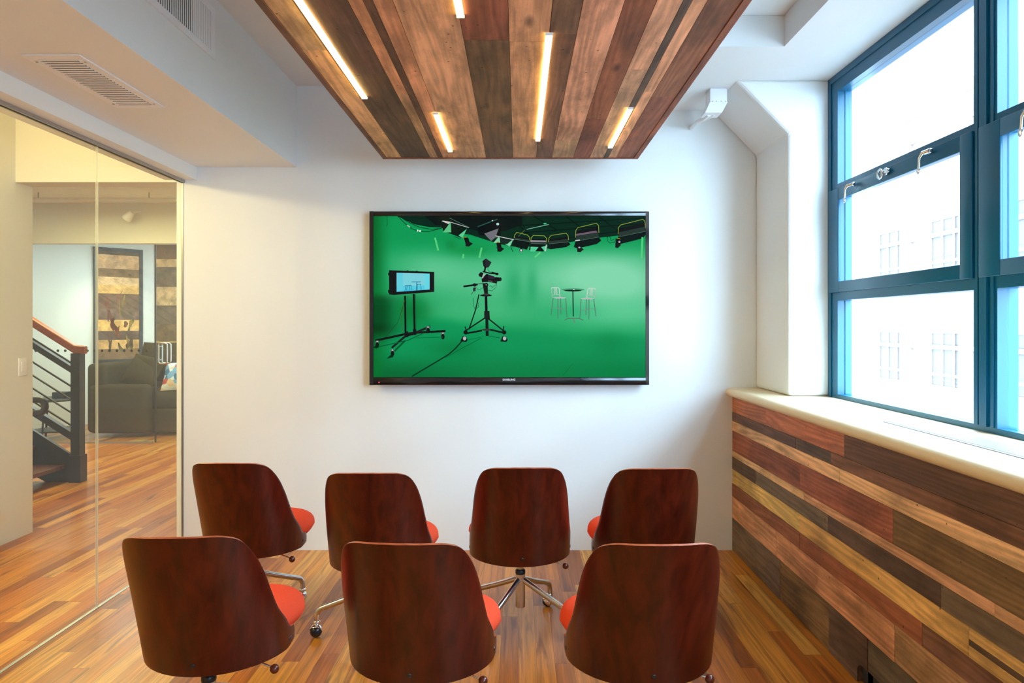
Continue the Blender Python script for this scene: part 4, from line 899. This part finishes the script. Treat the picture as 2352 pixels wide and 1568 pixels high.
def make_chair():
    root = empty('swivel_chair')
    sh = build_shell().build('shell', [M_shell, M_ply], root); 
    build_seat().build('seat', M_fab, root)
    for (t, v) in ((0.005, 0.040), (0.345, 0.030), (-0.345, 0.030)):
        p = shell_pt(t, v); e = 1e-3; n_ = (shell_pt(t+e, v)-shell_pt(t-e, v)).cross(shell_pt(t, v+e)-shell_pt(t, v-e)).normalized()
        q = MB(); M = Matrix.Translation(p) @ n_.to_track_quat('Z', 'Y').to_matrix().to_4x4()
        q.lathe([(0.0075, -0.003), (0.0075, 0.001), (0.005, 0.002)], M, 12); q.build('bolt', M_black, root)
    c = MB(); c.lathe([(0.0225, 0.098), (0.0225, 0.250)], None, 24); c.build('column', M_chrome, root)
    c = MB(); c.lathe([(0.0225, 0.250), (0.0235, 0.253), (0.0235, 0.266), (0.019, 0.271)], None, 24); c.build('collar', M_black, root)
    c = MB(); c.lathe([(0.014, 0.265), (0.014, 0.318)], None, 18); c.build('spindle', M_chrome, root)
    c = MB(); c.box(-0.09, 0.09, -0.06, 0.14, 0.306, 0.326, bev=0.006); c.build('seat_plate', M_blackmetal, root)
    lv = MB(); lv.tube([(0.07, 0.03, 0.316), (0.12, 0.025, 0.308), (0.198, 0.005, 0.288)], 0.0038, 8); lo = lv.build('lever', M_chrome, root)
    k = MB(); k.ball((0.21, 0.002, 0.283), 0.0150, 0, 18); ko = k.build('knob', M_knob, lo)
    for i in range(4):
        mb, d = build_leg(i*PI/2); leg = mb.build('leg', M_chrome, root)
        x, y = d[0]*LEG_R, d[1]*LEG_R
        h = MB(); h.lathe([(0.008, 0.052), (0.016, 0.056), (0.016, 0.066), (0.0125, 0.07)], Matrix.Translation((x, y, 0)), 16)
        # chrome hood: upper half ball
        t_ = (-d[1], d[0]); cx, cy = x + t_[0]*0.012, y + t_[1]*0.012
        bm = bmesh.new(); bmesh.ops.create_uvsphere(bm, u_segments=20, v_segments=14, radius=0.0285)
        bmesh.ops.bisect_plane(bm, geom=bm.verts[:]+bm.edges[:]+bm.faces[:], plane_co=(0,0,-0.002), plane_no=(t_[0]*0.75, t_[1]*0.75, -0.66), clear_outer=True)
        for v in bm.verts: v.co = v.co + Vector((cx, cy, 0.0290))
        h.addbm(bm); h.build('caster_hood', M_chrome2, leg)
        wv = MB(); wv.ball((cx, cy, 0.0268), 0.0267, 0, 20); wv.build('caster_wheel', M_black, leg)
    return root
CH = [  # X, Y of the shell's rear foot, yaw deg, leg angle deg, label
    (-1.2926, 3.211, -1.1, 44, 'wooden swivel chair in the far row nearest the glass wall'),
    (-0.6276, 3.0045, 0.2, 4, 'wooden swivel chair in the far row, second from the glass wall'),
    (0.0131, 3.1103, 1.3, 33, 'wooden swivel chair of the far row whose chrome base shows in full'),
    (0.5974, 3.0963, 1.6, 10, 'wooden swivel chair in the far row nearest the window'),
    (-0.999, 2.1388, 1.8, 45, 'wooden swivel chair in the near row nearest the glass wall'),
    (-0.3278, 2.082, -3.8, 20, 'middle wooden swivel chair of the near row'),
    (0.3969, 2.075, 0.9, 55, 'wooden swivel chair in the near row nearest the window')]
proto = make_chair()
legs0 = None
for i, (x, y, yaw, la, lab) in enumerate(CH):
    o = proto if i == 0 else copy_tree(proto)
    ry = math.radians(yaw); o.rotation_euler = (0, 0, ry)
    o.location = (x - 0.12*math.sin(ry), y + 0.12*math.cos(ry), 0)
    tag(o, lab, 'chair', 'walnut swivel chairs in two rows')
    for ch in [q for q in C.objects if q.parent == o and q.name.startswith('leg')]:
        ch.rotation_euler = (0, 0, -math.radians(la))
